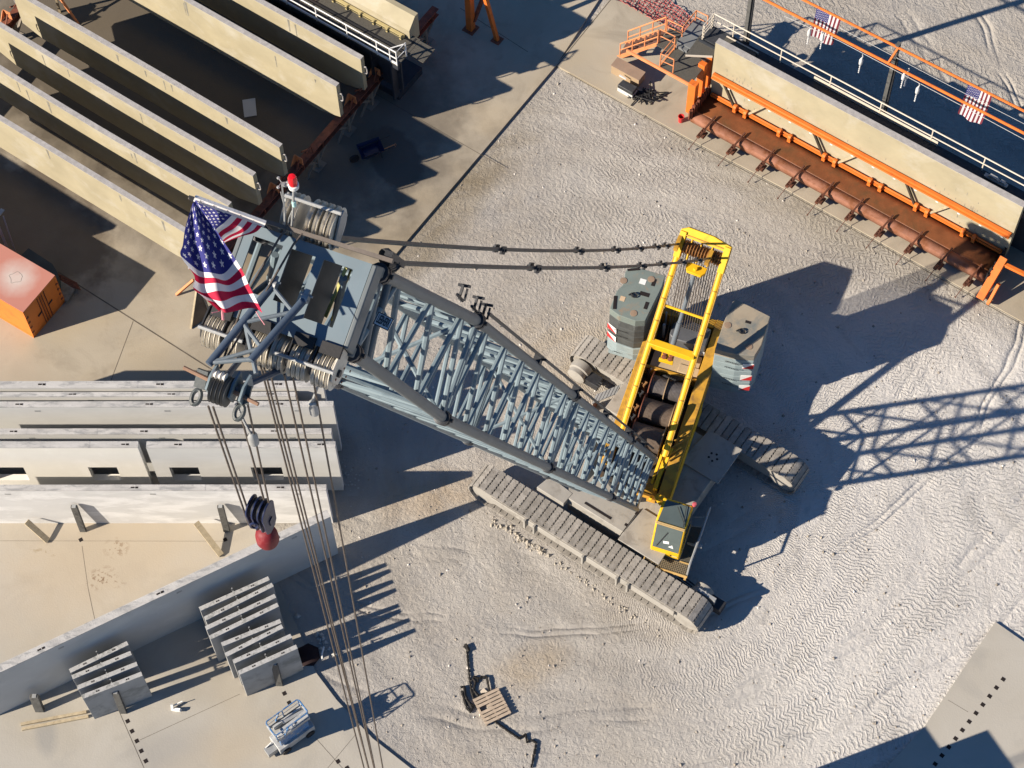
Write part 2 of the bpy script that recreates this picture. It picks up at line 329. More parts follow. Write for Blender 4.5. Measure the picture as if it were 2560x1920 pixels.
def slab_material(name, c0, c1, stainc, warm, spots=()):
    m, t, b = nt(name); tc = N(t, "ShaderNodeNewGeometry"); vec = tc.outputs["Position"]
    f = ramp(t, noise(t, vec, .22, 5, .6, .5), .35, .65); c = mixc(t, f, c0, c1)
    s = ramp(t, noise(t, vec, .5, 6, .62, .7), .54, .72); c = mixc(t, math_(t, 'MULTIPLY', s, .6), c, stainc)
    w = ramp(t, noise(t, vec, .16, 3, .5), .55, .7); c = mixc(t, math_(t, 'MULTIPLY', w, .55), c, warm)
    d = ramp(t, noise(t, vec, 3.0, 5, .7), .62, .8); c = mixc(t, math_(t, 'MULTIPLY', d, .35), c, stainc)
    if spots:
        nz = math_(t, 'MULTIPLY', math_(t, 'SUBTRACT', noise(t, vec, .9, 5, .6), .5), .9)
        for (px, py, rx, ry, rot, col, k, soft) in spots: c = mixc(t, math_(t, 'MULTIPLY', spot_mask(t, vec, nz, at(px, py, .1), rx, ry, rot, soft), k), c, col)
    t.links.new(c, b.inputs["Base Color"]); b.inputs["Roughness"].default_value = .85; b.inputs["Specular IOR Level"].default_value = .25
    bp = N(t, "ShaderNodeBump"); bp.inputs["Strength"].default_value = .25; bp.inputs["Distance"].default_value = .02
    t.links.new(noise(t, vec, 18, 4), bp.inputs["Height"]); t.links.new(bp.outputs[0], b.inputs["Normal"]); return m
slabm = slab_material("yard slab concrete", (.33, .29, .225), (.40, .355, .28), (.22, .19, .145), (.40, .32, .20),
    spots=[(430, 180, 12, 7, -36, (.085, .07, .052), .9, .35), (900, 330, 3.5, 3.2, 20, (.15, .13, .105), .75, .3), (985, 395, 1.0, 1.5, 20, (.10, .085, .07), .8, .08), (60, 560, 2.6, 4.0, 50, (.12, .095, .07), .8, .15), (700, 640, 2.5, 1.6, 50, (.22, .18, .12), .6, .5), (480, 930, 3, 1.0, 10, (.27, .235, .18), .5, .5)])  # first spot: dirty concrete, darkened further as painted shade between the girders
slabg = slab_material("grey slab concrete", (.37, .345, .295), (.42, .40, .355), (.30, .29, .265), (.41, .345, .25),
    spots=[(250, 1400, 4.5, 2.6, 10, (.45, .36, .245), .55, .6), (250, 1445, .55, .4, 30, (.19, .12, .07), .9, -.8), (290, 1370, .45, .4, 0, (.22, .15, .09), .8, -.8), (282, 1452, .5, .3, 0, (.2, .14, .09), .7, -.8), (110, 1380, .5, .12, -15, (.27, .21, .13), .8, -.8), (115, 1835, .35, .7, 10, (.27, .265, .25), .7, .4), (420, 1870, 1.2, .8, 20, (.30, .29, .27), .6, .6), (600, 1600, 2.5, 1.6, 30, (.27, .235, .18), .5, .5)])
seam = M("slab joint", (.10, .085, .065), .9, var=.3, bump=None)
def slab(name, outline, z1, mat, seams=(), holes=()):
    m = MB(); I = frame((0, 0, 0), (1, 0, 0), (0, 1, 0))
    m.prism(I, [tuple(at(*p)[:2]) for p in outline], -.05, z1)
    m.m = 1
    for pts, w in seams:
        for a, b_ in zip(pts[:-1], pts[1:]):
            A, B = at(*a, z1), at(*b_, z1); m.bar(A, B, w, .008)
    m.m = 2
    for (hx, hy) in holes:
        P = at(hx, hy, z1); F = frame(P, HOLE_DIR); s_ = .068
        m.bx(F, -s_, s_, -s_*1.05, s_*1.05, -.02, .005)
    o = m.build(name, [mat, seam, holem], smooth=False); return struct(o)
HOLE_DIR = UD
# main slab under the girder rack and the wall panels (everything left of the edge 1390,167 -> 830,826 -> 690,990 -> 860,1390 curve)
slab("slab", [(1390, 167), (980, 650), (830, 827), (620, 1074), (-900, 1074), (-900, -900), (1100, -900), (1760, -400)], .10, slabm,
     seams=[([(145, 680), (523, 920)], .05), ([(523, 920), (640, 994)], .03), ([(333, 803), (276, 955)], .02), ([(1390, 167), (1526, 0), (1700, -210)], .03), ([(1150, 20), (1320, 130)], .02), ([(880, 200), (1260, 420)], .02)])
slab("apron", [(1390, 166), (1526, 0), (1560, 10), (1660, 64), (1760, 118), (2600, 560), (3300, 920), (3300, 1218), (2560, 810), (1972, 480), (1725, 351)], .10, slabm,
     seams=[([(1420, 183), (1725, 355), (1972, 484), (2560, 814)], .03)])
HOLE_DIR = azv(28)
hl = [(319, 1803), (330, 1828), (342, 1852.5), (353, 1877.5), (364.5, 1902.5), (202, 1349.5), (563, 1349), (711, 1733.5), (723, 1757), (845, 1903.5), (868, 1920)]
slab("pad", [(-900, 1074), (620, 1074), (640, 1180), (640, 1320), (700, 1470), (752, 1590), (790, 1683), (842, 1752), (932, 1848), (1030, 1925), (1200, 2100), (1200, 2500), (-900, 2500)], .09, slabg,
     seams=[([(220, 1470), (237, 1550)], .012), ([(205, 1365), (220, 1470)], .010), ([(0, 1352), (560, 1353)], .008), ([(297, 1777), (362, 1925)], .016), ([(350, 1850), (600, 1735)], .012), ([(789, 1845), (860, 1925)], .012), ([(890, 1835), (815, 1925)], .010)], holes=hl)
HOLE_DIR = azv(50)
slab("pavement", [(2487, 1557), (2560, 1608), (3400, 2200), (2600, 2900), (2060, 2090), (2310, 1819)], .10, slabg,
     seams=[([(2370, 1750), (2420, 1780)], .01)], holes=[(2508-17.0*i, 1698+21.2*i) for i in range(11)])
# scattered stones on the dirt (uncountable)
st = MB()
rng = random.Random(3)
def stone(P, r):
    vs = []; n = 5
    F = [(1, 0, 0), (-1, 0, 0), (0, 1, 0), (0, -1, 0), (0, 0, 1), (0, 0, -.4)]
    for a in F: vs.append(np.asarray(P)+np.array(a)*r*rng.uniform(.6, 1.3)+V(rng.uniform(-.3, .3)*r, rng.uniform(-.3, .3)*r, 0))
    st.add(vs, [(0, 2, 4), (2, 1, 4), (1, 3, 4), (3, 0, 4), (2, 0, 5), (1, 2, 5), (3, 1, 5), (0, 3, 5)])
for i in range(2600):
    px, py = rng.uniform(700, 2560), rng.uniform(150, 1920); P = at(px, py)
    lim = 1390-(py-167)*.85 if py < 826 else 870
    if px < lim or px > 1390+(py-166)*1.82+0 and py < 810: continue
    st.m = 1 if rng.random() < .22 else 0
    stone(P, .018+.05*rng.random()**3)
tag(st.build("gravel", [M("pebble", (.28, .25, .21), .9, var=.3), M("pale pebble", (.55, .52, .48), .9)], smooth=False), "loose pale stones scattered over the dusty yard", "gravel", kind="stuff")
# ================================================================ GIRDERS ON THE RACK (upper left)
ZG, HG, TG = 3.86, 2.33, .20
def girder(endpx, length, label, name="concrete_girder", zt=ZG, h=HG, group="concrete girders standing on the rack", loop=True, camber=0.0):
    P = at(*endpx, zt); P = V(P[0], P[1], zt-h)                    # back corner of the right-hand end
    root = thing(name, label, "girder", P-UD*length/2, group)
    F = frame(P, -UD, -WD)                                          # x back along the girder, y towards the camera side
    m = MB(); n = 14
    # web with a chamfered toe at each end
    prof = [(0, h), (0, .55), (.12, 0), (length-.12, 0), (length, .55), (length, h)]
    Fs = lambda a, b_, c_: F(a, c_ + camber*math.sin(math.pi*a/length), b_)
    xs = np.linspace(0, length, n)
    for i in range(n-1):
        x0, x1 = xs[i], xs[i+1]
        lo0 = .0 if 0 < i else .35; lo1 = .0 if i < n-2 else .35
        m.add([Fs(x0, lo0, 0), Fs(x1, lo1, 0), Fs(x1, lo1, TG), Fs(x0, lo0, TG), Fs(x0, h-.02, 0), Fs(x1, h-.02, 0), Fs(x1, h-.02, TG), Fs(x0, h-.02, TG)],
              [(0, 3, 2, 1), (0, 1, 5, 4), (2, 3, 7, 6)] + ([(3, 0, 4, 7)] if i == 0 else []) + ([(1, 2, 6, 5)] if i == n-2 else []))
    m.build("web", girderm, root)
    m = MB()
    for i in range(n-1):
        x0, x1 = xs[i], xs[i+1]
        m.add([Fs(x0, h-.02, -.004), Fs(x1, h-.02, -.004), Fs(x1, h-.02, TG+.004), Fs(x0, h-.02, TG+.004), Fs(x0, h, -.004), Fs(x1, h, -.004), Fs(x1, h, TG+.004), Fs(x0, h, TG+.004)],
              [(0, 3, 2, 1), (4, 5, 6, 7), (0, 1, 5, 4), (2, 3, 7, 6)] + ([(3, 0, 4, 7)] if i == 0 else []) + ([(1, 2, 6, 5)] if i == n-2 else []))
    m.build("top_edge", girdertop, root)
    # grey drips on the lit face
    m = MB(); rg = random.Random(int(endpx[0]))
    for k in range(5):
        x = rg.uniform(.8, length-1); w = rg.uniform(.03, .09); z0 = h-rg.uniform(.5, 1.0); z1 = h-rg.uniform(.05, .35)
        yy = TG+camber*math.sin(math.pi*x/length)+.004
        m.add([F(x, yy, z0), F(x+w*.6, yy, z0-.05), F(x+w, yy, z1), F(x-w*.4, yy, z1)], [(0, 1, 2, 3)])
    m.build("stain", stain, root, smooth=False)
    if loop:
        for x, sx in ((0, -1), (length, 1)):
            pts = [F(x, TG/2, h-.55), F(x+sx*.13, TG/2, h-.50), F(x+sx*.17, TG/2, h-.62), F(x+sx*.17, TG/2, h-.85), F(x+sx*.12, TG/2, h-.95), F(x, TG/2, h-.93)]
            MB().path(pts, .026, 6).build("lifting_loop", girdertop, root)
    return root
GL = 13.3
girder((483, 580), GL, "cream concrete girder next to the orange container, its end behind the big flag")
girder((579, 505), GL, "second cream girder from the container, end just above the flag's white hem", camber=.10)
girder((640, 431), GL, "third cream girder from the container, ending left of the red beacon", camber=.06)
girder((706, 359.5), GL, "cream girder bordering the wide empty bay with the white sheet", camber=-.04)
girder((848, 207.5), GL, "cream girder on the far side of the empty bay, tallest lit face")
girder((909, 140), GL, "cream girder right beside the steel catwalk form")
# two more outside the frame on the left, whose shadow falls into the picture
for k, (px, py) in enumerate([(306, 563), (190, 690)]):
    P = at(px, py)+SD*(ZG/SD[2])
    m = MB(); F = frame(V(P[0], P[1], 0), -UD, -WD); m.bx(F, 0, 12, 0, .22, .3, ZG); m.bx(F, .5, .9, 0, .22, 0, .3); m.bx(F, 11, 11.4, 0, .22, 0, .3)
    tag(m.build("concrete_girder", girderm), ["stored girder outside the frame left of the container", "outermost stored girder beyond the container on the left"][k], "girder", "concrete girders stored past the left edge")
# rack beams
def rack(p0, p1, legs, label, stops=(), pads=()):
    zt = ZG-HG-.02; A, B = at(*p0, zt), at(*p1, zt); d = nrm(B-A); L = np.linalg.norm(B-A); q = np.cross(V(0, 0, 1), d)
    root = thing("girder_rack", label, "rack", V(*(A+B)[:2]/2, 0), "steel racks under the girders")
    F = frame(V(A[0], A[1], 0), d)
    m = MB(); m.bx(F, 0, L, -.16, .16, zt-.025, zt); m.bx(F, 0, L, -.012, .012, zt-.36, zt-.027); m.bx(F, 0, L, -.15, .15, zt-.385, zt-.36)
    for k in range(12): m.bx(F, .4+k*(L-.8)/11, .425+k*(L-.8)/11, -.14, .14, zt-.358, zt-.027)
    m.build("beam", rust, root)
    for lx in legs:
        m = MB(); P = at(*lx); a = float(np.dot(P-A, d)); T = V(*(A+d*a)[:2], zt-.39)
        m.bar(V(T[0], T[1], .03), T, .15, .15, q)
        m.bar(T+d*.15-V(0, 0, .0), T-V(0, 0, .75), .10, .10, q); m.bar(T-d*.75, T-V(0, 0, .75), .10, .10, q); m.bar(T+d*.75, T-V(0, 0, .75), .10, .10, q)
        m.bar(V(T[0], T[1], .05)+d*.75, T-V(0, 0, .2), .08, .08, q)
        m.bx(frame(V(T[0], T[1], 0), d), -.28, .28, -.2, .2, .1, .13)
        m.build("trestle_leg", M("tan trestle steel", (.20, .17, .135), .7, var=.15), root)
    for sx in stops:
        P = at(*sx, zt+.2); a = float(np.dot(P-A, d)); m = MB(); G_ = frame(V(*(A+d*a)[:2], zt), d)
        m.add([G_(-.06, -.20, .003), G_(.28, -.20, .003), G_(.28, -.17, .003), G_(-.06, -.17, .003), G_(-.06, -.20, .42), G_(.02, -.20, .42), G_(.02, -.17, .42), G_(-.06, -.17, .42)],
              [(0, 3, 2, 1), (4, 5, 6, 7), (0, 1, 5, 4), (1, 2, 6, 5), (2, 3, 7, 6), (3, 0, 4, 7)])
        m.bx(G_, -.062, -.035, -.17, .17, .003, .42)
        m.build("girder_stop", orange_lt, root)
        m = MB(); m.bar(G_(.32, .1, .002), G_(.05, .1, .40), .05, .05); m.bar(G_(-.75, .1, .002), G_(-.70, .1, .42), .05, .05); m.bar(G_(-.70, .1, .42), G_(-.38, .1, .40), .05, .05); m.bar(G_(-.75, -.12, .002), G_(-.35, -.1, .30), .05, .05)
        m.build("brace", rust, root)
    return root
rack((1089, 18), (540, 648), [(1094, 125), (926, 262), (868, 328), (813, 428), (655, 605)], "long rust red beam on tan trestles carrying the girder ends",
     stops=[(936, 178), (876, 247), (737, 397), (675, 465)])
rack((60, 2), (-420, 560), [(40, 95), (-200, 380)], "dark red rack beam at the top left corner under the far girder ends", stops=[(20, 40)])
# loose sheet lying in the empty bay
m = MB(); F = frame((0, 0, 0), (1, 0, 0)); pts = [at(606, 251, .12), at(638, 246, .12), at(642, 289, .12), at(611, 294, .12)]
m.add(pts+[p+V(0, 0, .03) for p in pts], [(0, 1, 2, 3), (4, 5, 6, 7), (0, 1, 5, 4), (1, 2, 6, 5), (2, 3, 7, 6), (3, 0, 4, 7)])
tag(m.build("foam_sheet", panelm), "pale grey sheet lying on the slab in the shaded empty bay", "sheet")
# leaning timbers at the far end of the empty bay
for a, b_, la in (((132, -30), (150, 30), "pale timber prop slanting across the ground at the top left"), ((125, -40), (196, 60), "orange steel prop slanting across the sunny ground at the top left")):
    m = MB(); m.bar(at(*a, 1.9), at(*b_, .1), .09, .09); tag(m.build("prop", wood if "timber" in la else orange_lt), la, "prop")
# ---- steel catwalk form beside the girders
def rail_run(parent, pts, mat, post_at, h, r=.028, mid=.5, toe=None):
    m = MB(); top = [p+V(0, 0, h) for p in pts]; md = [p+V(0, 0, h*mid) for p in pts]
    m.path(top, r, 6).build("top_rail", mat, parent); MB().path(md, r*.9, 6).build("mid_rail", mat, parent)
    for p in post_at: MB().tube(p, p+V(0, 0, h), r*1.05, n=6).build("rail_post", mat, parent)
ZD = 3.10
P0 = at(992, 165, ZD); root = thing("catwalk_form", "steel catwalk form with white handrail at the top between girders", "catwalk", V(P0[0], P0[1], 0)-UD*5)
F = frame(V(P0[0], P0[1], 0), -UD, WD)
m = MB(); m.bx(F, -.02, 14, .02, 1.55, ZD-.05, ZD); m.bx(F, -.75, -.021, .72, 1.5, ZD-.06, ZD-.01); m.build("walkway_deck", deckm, root)
m = MB()
for k in range(9): m.bx(F, 1.45*k+.1, 1.45*k+.19, .03, 1.5, ZD+.002, ZD+.006)
m.bx(F, -.02, 14, .62, .72, ZD+.007, ZD+.05); m.build("deck_joint", black, root)
m = MB(); m.bx(F, 0, 14, .05, .16, ZD-.34, ZD-.052); m.bx(F, .1, 13.8, .35, .42, 1.0, ZD-.06)
for k in range(14): m.bx(F, .3+k*.98, .38+k*.98, .02, .36, .6, ZD-.06)
m.build("side_form", M("dark form steel", (.03, .035, .045), .6, var=.3), root)
m = MB(); m.bx(F, .4, 14, .4, 2.0, .1, .5); m.build("base_sill", M("dark form steel"), root)
rail_run(root, [F(14, .03, ZD), F(0, .03, ZD), F(-.03, .60, ZD)], white, [F(0, .03, ZD), F(-.03, .60, ZD), F(.32, .03, ZD), F(.95, .03, ZD), F(2.4, .03, ZD), F(3.9, .03, ZD), F(5.4, .03, ZD)], .82)
MB().path([F(.35, .03, ZD+.8), F(-.03, .50, ZD+.85)], .025, 6).build("gate_bar", white, root)
m = MB(); m.bx(F, .0, 14, .03, .07, ZD+.004, ZD+.11); m.build("toe_board", white, root)
m = MB(); m.bx(F, .55, 4.4, 1.18, 1.30, ZD+.01, ZD+.16)
for k in range(6): m.bx(F, .6+k*.66, .68+k*.66, 1.10, 1.18, ZD+.01, ZD+.22)
m.build("side_rail", M("yellow form rail", (.42, .35, .17), .6), root)
m = MB(); m.prism(frame(F(.35, 1.35, 0), WD, V(0, 0, 1), -UD), [(0, ZD-.4), (.62, ZD-.4), (.62, ZD+.95), (.42, ZD+.95), (0, ZD+.48)], 0, 4.2)
cast = m.build("concrete_girder", girderm); tag(cast, "short new girder with broad sloping white top inside the catwalk form", "girder")
root = thing("power_unit", "salmon orange machine box standing on the catwalk deck", "machine", F(4.9, 1.25, ZD))
m = MB(); m.bx(F, 4.55, 5.35, .95, 1.55, ZD+.02, ZD+.62); m.build("housing", orange_lt, root, bevel=.02)
m = MB(); m.bx(F, 4.45, 4.549, 1.0, 1.5, ZD+.02, ZD+.5); m.build("motor_end", black, root)
m = MB(); m.path([F(4.5, 1.2, ZD+.55), F(4.3, 1.3, ZD+.75), F(4.2, 1.5, ZD+.3)], .03, 6); m.path([F(4.9, 1.1, ZD+.62), F(4.95, .9, ZD+.8), F(5.2, .8, ZD+.1)], .025, 6); m.build("hose", black, root)
# tall orange A-frame posts at the top edge
root = thing("gantry_leg", "orange gantry leg with slanting brace standing at the top edge", "gantry", at(1177, 74))
P = at(1177, 76); m = MB(); Fq = frame(V(P[0], P[1], 0), nrm(UD)); m.bx(Fq, -.14, .14, -.14, .14, .1, 5.2); m.build("column", orange, root, bevel=.01)
m = MB(); Q = at(1243, 104); m.bar(V(Q[0], Q[1], .1), V(P[0]+.25, P[1]+.1, 4.6), .16, .16); m.build("brace", orange, root)
m = MB(); Q2 = at(1215, 10, 1.6); m.bar(V(P[0]+.15, P[1], .6), Q2+V(.35, .5, 1.5), .13, .13); m.build("brace", rust, root)
m = MB(); m.bx(Fq, -.26, .26, -.26, .26, .1, .14); Fr = frame(V(Q[0], Q[1], 0), nrm(UD)); m.bx(Fr, -.2, .2, -.2, .2, .1, .13); m.build("base_plate", rust, root)
# wheelbarrow-like dark trolley and shovel in the shade
P = at(930, 390, .1); root = thing("wheelbarrow", "dark blue wheelbarrow standing in the deep shade by the rack", "wheelbarrow", P)
Fw = frame(P, azv(200)); m = MB(); m.add([Fw(-.3, -.2, .3), Fw(.3, -.25, .25), Fw(.3, .25, .25), Fw(-.3, .2, .3), Fw(-.45, -.35, .62), Fw(.5, -.38, .55), Fw(.5, .38, .55), Fw(-.45, .35, .62)], [(0, 3, 2, 1), (0, 1, 5, 4), (1, 2, 6, 5), (2, 3, 7, 6), (3, 0, 4, 7)])
m.build("tray", navy, root)
m = MB(); [m.tube(Fw(.5, y, .4), Fw(-.9, y*1.1, .55), .022, n=6) for y in (-.25, .25)]; [m.tube(Fw(-.3, y, .4), Fw(-.35, y, 0), .02, n=6) for y in (-.22, .22)]; m.build("handle", steel, root)
MB().lathe(Fw(.72, -.05, .2), azv(290), [(.06, 0), (.2, .01), (.2, .09), (.06, .1)], 16).build("wheel", black, root)
P = at(968, 375, .1); m = MB(); A, B = at(948, 377, .35), at(985, 362, .3); m.tube(A, B, .02, n=6); m.path([B, at(988, 366, .3), at(991, 362, .3), at(988, 359, .3), B], .016, 6); m.bx(frame(A, nrm(A-B)), 0, .3, -.12, .12, -.02, 0)
tag(m.build("shovel", orange_lt), "shovel with pinkish handle leaning on the dark wheelbarrow", "shovel")
# ---- orange container, bin and bars
ca = azv(math.degrees(.978189579)); B_ = at(87, 847.7); CL = -np.array([ca[1], -ca[0], 0]); CW, CH = 1.885, 2.0
root = thing("shipping_container", "orange container with sun bleached pink roof and twin doors", "container", B_+ca*CW/2+CL*3)
F = frame(V(B_[0], B_[1], 0), CL, ca)       # x back along the box, y across the door end
if np.dot(CL, V(-1, 0, 0)) < 0: CL = -CL; F = frame(V(B_[0], B_[1], 0), CL, ca)
m = MB(); m.bx(F, .03, 6, 0, CW, .12, CH-.02); m.build("body", contm, root)
m = MB()
for y in (.0, CW-.09): m.bx(F, 0, .09, y-.006, y+.096, .1, CH)
m.bx(F, 0, 6, -.012, .07, .1, .24); m.bx(F, 0, 6, -.012, .05, CH-.10, CH-.015); m.bx(F, 0, .06, .092, CW-.096, CH-.14, CH-.004); m.bx(F, 0, .06, .092, CW-.096, .1, .2); m.build("corner_frame", contm, root)
mm, t, b = nt("bleached roof"); vec = objvec(t); tcx = N(t, "ShaderNodeTexCoord"); sp = N(t, "ShaderNodeVectorMath", operation='DISTANCE'); t.links.new(tcx.outputs["Object"], sp.inputs[0])
RC = at(40, 694, CH); rc_local = RC - (F(3.0, CW/2, 0)); sp.inputs[1].default_value = (rc_local[0], rc_local[1], .03)
d_ = math_(t, 'ADD', sp.outputs["Value"], math_(t, 'MULTIPLY', math_(t, 'SUBTRACT', noise(t, vec, 3, 4), .5), .35))
c = mixc(t, ramp(t, d_, .25, .95), (.55, .45, .40), (.47, .20, .15)); c = mixc(t, math_(t, 'MULTIPLY', ramp(t, noise(t, vec, 2, 5), .5, .8), .3), c, (.42, .16, .12)); t.links.new(c, b.inputs["Base Color"]); b.inputs["Roughness"].default_value = .6
m = MB(); m.bx(F, .0, 6, -.004, CW+.004, CH-.014, CH+.012); m.build("roof", mm, root)
m = MB()
for k in range(9):
    a0, a1 = 2*math.pi*k/9, 2*math.pi*(k+.9)/9; r0 = .24+.05*math.sin(5*a0); r1 = .24+.05*math.sin(5*a1); m.bar(RC+V(r0*math.cos(a0), r0*math.sin(a0), .014), RC+V(r1*math.cos(a1), r1*math.sin(a1), .014), .012, .004)
m.build("scratch_ring", stain, root)
contd = M("container door shaded orange", (.42, .085, .012), .5, var=.12, vs=2)
for k in range(2):
    y0 = .10+k*(CW/2-.095); m = MB(); m.bx(F, .008, .03, y0, y0+CW/2-.11, .21, CH-.15); d0 = m.build("door", contm, root)
    for yy in ((CW/2-.18, CW/2-.06) if k == 0 else (CW/2+.06, CW/2+.2)):
        MB().tube(F(-.012, yy, .16), F(-.012, yy, CH-.1), .018, n=6).build("lock_rod", rust, d0)
    m = MB(); yy = CW/2 + (-.28 if k == 0 else .32); m.bar(F(-.02, yy-.14, .95), F(-.02, yy+.1, 1.0), .03, .05); m.build("handle", steel, d0)
    m = MB()
    for z in (.4, .75, 1.1, 1.45): m.bx(F, -.012, .004, (.02 if k == 0 else CW-.13), (.13 if k == 0 else CW-.02), z, z+.09)
    m.build("hinge", rust, d0)
P = at(110, 668, .1); Fb = frame(V(P[0], P[1], .1), -CL); root = thing("dumpster", "dark green bin tucked behind the orange container", "bin", P)
m = MB(); Pa = [at(x, y, .95) for x, y in ((52, 640), (72, 621), (130, 659), (143, 681), (143, 700), (110, 690))]
Fi = frame((0, 0, 0), (1, 0, 0)); m.prism(Fi, [tuple(p[:2]) for p in Pa], .1, .88); m.build("tub", bindk, root, bevel=.02)
m = MB(); m.prism(Fi, [tuple((p-(p-sum(Pa)/6)*-.03)[:2]) for p in Pa], .885, .93); m.build("lid", bindk, root)
m = MB()
for k in range(5): m.bar(at(140+k*3, 683+k*6.0, .14+.02*k), at(193+k*2.2, 708+k*4, .14+.02*k), .035, .035)
tag(m.build("steel_bars", rust), "bundle of rusty bars lying beside the dark bin", "steel bars")
m = MB(); m.add([at(150, 700, .11), at(187, 723, .11), at(168, 757, .11), at(155, 745, .11), at(150, 700, .24), at(187, 723, .24), at(168, 757, .24), at(155, 745, .24)], [(0, 1, 2, 3), (4, 5, 6, 7), (0, 1, 5, 4), (1, 2, 6, 5), (2, 3, 7, 6), (3, 0, 4, 7)])
tag(m.build("concrete_block", stain), "low grey block on the ground by the container door", "block")
m = MB(); P = at(3, 560, .1); Fl = frame(V(P[0], P[1], .1), azv(150)); m.bar(at(-12, 545, 1.6), at(30, 650, .1), .10, .10); m.bar(at(8, 540, 1.6), at(42, 640, .1), .05, .05); m.bx(frame(at(2, 530, 1.62), azv(60)), -.14, .14, -.08, .08, -.02, .02)
tag(m.build("upright", galv), "grey steel upright at the left edge above the container", "upright")
# plywood A-board trestle below the flag
P = at(478, 820, .1); root = thing("timber_trestle", "brown timber A-shaped trestle standing on the slab below the flag", "trestle", P)
A, B, T = at(478, 821, .1), at(527, 790, .1), at(497, 712, 1.5); m = MB(); nn_ = WD*.05
m.add([A, B, T+UD*.05, T-UD*.05, A+nn_, B+nn_, T+UD*.05+nn_, T-UD*.05+nn_], [(0, 1, 2, 3), (4, 5, 6, 7), (0, 1, 5, 4), (1, 2, 6, 5), (2, 3, 7, 6), (3, 0, 4, 7)]); m.build("board", M("dark plywood", (.20, .14, .085), .8, var=.25), root)
m = MB(); m.bar(A, T-UD*.05+V(0, 0, .05), .07, .10); m.build("leg", wood, root); m = MB(); m.bar(B, T+V(0, 0, .05), .07, .10); m.build("leg", wood, root)
m = MB(); m.bar(at(441, 737, .14), at(484, 700, .75), .10, .08); tag(m.build("prop", orange_lt), "orange steel prop lying against the timber trestle left of the flag", "prop")
# ================================================================ CASTING FORM (upper right)
ZF = 3.86
T0, T1 = at(1789, 106, ZF), at(2558, 518, ZF); FU = nrm(V(*(T1-T0)[:2], 0)); FW = np.cross(V(0, 0, 1), FU); FL = float(np.linalg.norm((T1-T0)[:2]))
FO = V(T0[0], T0[1], 0); F = frame(FO, FU, FW)          # x along the form to the right, y away from the camera
root = thing("concrete_girder", "tall cream girder standing in the orange casting form", "girder", FO+FU*FL/2)
m = MB(); m.bx(F, 0, FL, 0, .26, .45, ZF-.02); m.build("web", girderm, root)
m = MB(); m.bx(F, -.004, FL+.004, -.004, .264, ZF-.019, ZF); m.build("top_edge", girdertop, root)
m = MB(); rg = random.Random(5)
for k in range(70):
    x = rg.choice([rg.gauss(1.3, .5), rg.gauss(1.3, .5), rg.uniform(.3, FL-.3), rg.gauss(FL-1.8, .5), rg.gauss(FL-1.8, .6)]); z = 2.0+abs(rg.gauss(0, .35)) if rg.random() < .7 else rg.uniform(.8, 1.9)
    if .05 < x < FL-.2 and z < 3.5:
        w, h = rg.uniform(.008, .035), rg.uniform(.03, .22); m.add([F(x, -.004, z), F(x+w, -.004, z+.01), F(x+w*.8, -.004, z+h), F(x+.1*w, -.004, z+h*.9)], [(0, 1, 2, 3)])
m.build("stain", stain, root, smooth=False)
form = thing("casting_form", "long orange and rust girder casting form with bed rail struts and catwalk", "casting form", FO+FU*FL/2-FW)
# curved bed
fr = [at(1762, 328, .36), at(2464, 697, .36)]; fd = float(np.dot(sum(fr)/2-FO, -FW)); x1b = FL-.15
prof = [(-.06, .60), (-.4, .595), (-.70*fd, .585), (-.74*fd, .583), (-.92*fd, .565), (-.98*fd, .53), (-fd, .47), (-fd-.01, .26)]
def strip(pr, xa, xb, nseg, thick=.03):
    m = MB(); vs = []; fs = []
    for i in range(nseg+1):
        x = xa+(xb-xa)*i/nseg
        for y, z in pr: vs.append(F(x, y, z))
    k = len(pr)
    for i in range(nseg):
        for j in range(k-1): fs.append((i*k+j, i*k+j+1, (i+1)*k+j+1, (i+1)*k+j))
    m.add(vs, fs); return m
o = strip(prof[:4], .0, x1b, 12).build("bed", bedm, form, normals=True); q = o.modifiers.new("s", 'SOLIDIFY'); q.thickness = .04
o = strip(prof[3:], .0, x1b, 12).build("bed_lip", bedlip, form); q = o.modifiers.new("s", 'SOLIDIFY'); q.thickness = .04
m = MB(); m.bx(F, 0, FL, -fd+.15, -.1, .1, .30); m.build("bed_frame", rust, form)
m = MB(); wz = 2.0
WA, WB = at(1776, 196, wz), at(2523, 592, wz); ya = float(np.dot(WA-FO, FW))
m.bx(F, .12, FL-.05, -.20, -.01, wz-.09, wz+.09); m.bx(F, .12, FL-.05, -.205, -.06, wz+.095, wz+.13); m.bx(F, .12, FL-.05, -.26, -.205, wz-.07, wz+.0); m.build("waler", orange, form, bevel=.01)
m = MB(); m.bx(F, .12, FL-.05, -.16, -.03, .66, .78); m.path([F(.2+i*(FL-.4)/40, -.12, .86) for i in range(41)], .035, 6); m.build("lower_rail", orange, form)
for k in range(6):
    xc = 1.55+k*2.05
    if xc > FL-.6: break
    for s in (-.24, .24):
        m = MB(); m.bx(F, xc+s-.07, xc+s+.07, -.30, -.08, .64, .80); m.lathe(F(xc+s+.07, -.18, .86), FU, [(.10, -.16), (.13, -.13), (.13, -.02), (.10, 0)], 10)
        m.build("clamp", orange, form)
    if k % 2 == 0: m = MB(); m.bar(F(xc-.35, -.15, .85), F(xc-.95, -.12, wz-.08), .09, .09, FW); m.build("strut", M("dark strut steel", (.05, .038, .028), .6, var=.3), form); m = MB(); m.bar(F(xc+.35, -.15, .85), F(xc+1.05, -.12, wz-.08), .07, .07, FW); m.build("strut", wood, form)
m = MB()
for k in range(14): m.bx(F, .9+k*.93, 1.0+k*.93, -.262, -.256, wz-.16, wz-.10)
m.build("tag_plates", white, form)
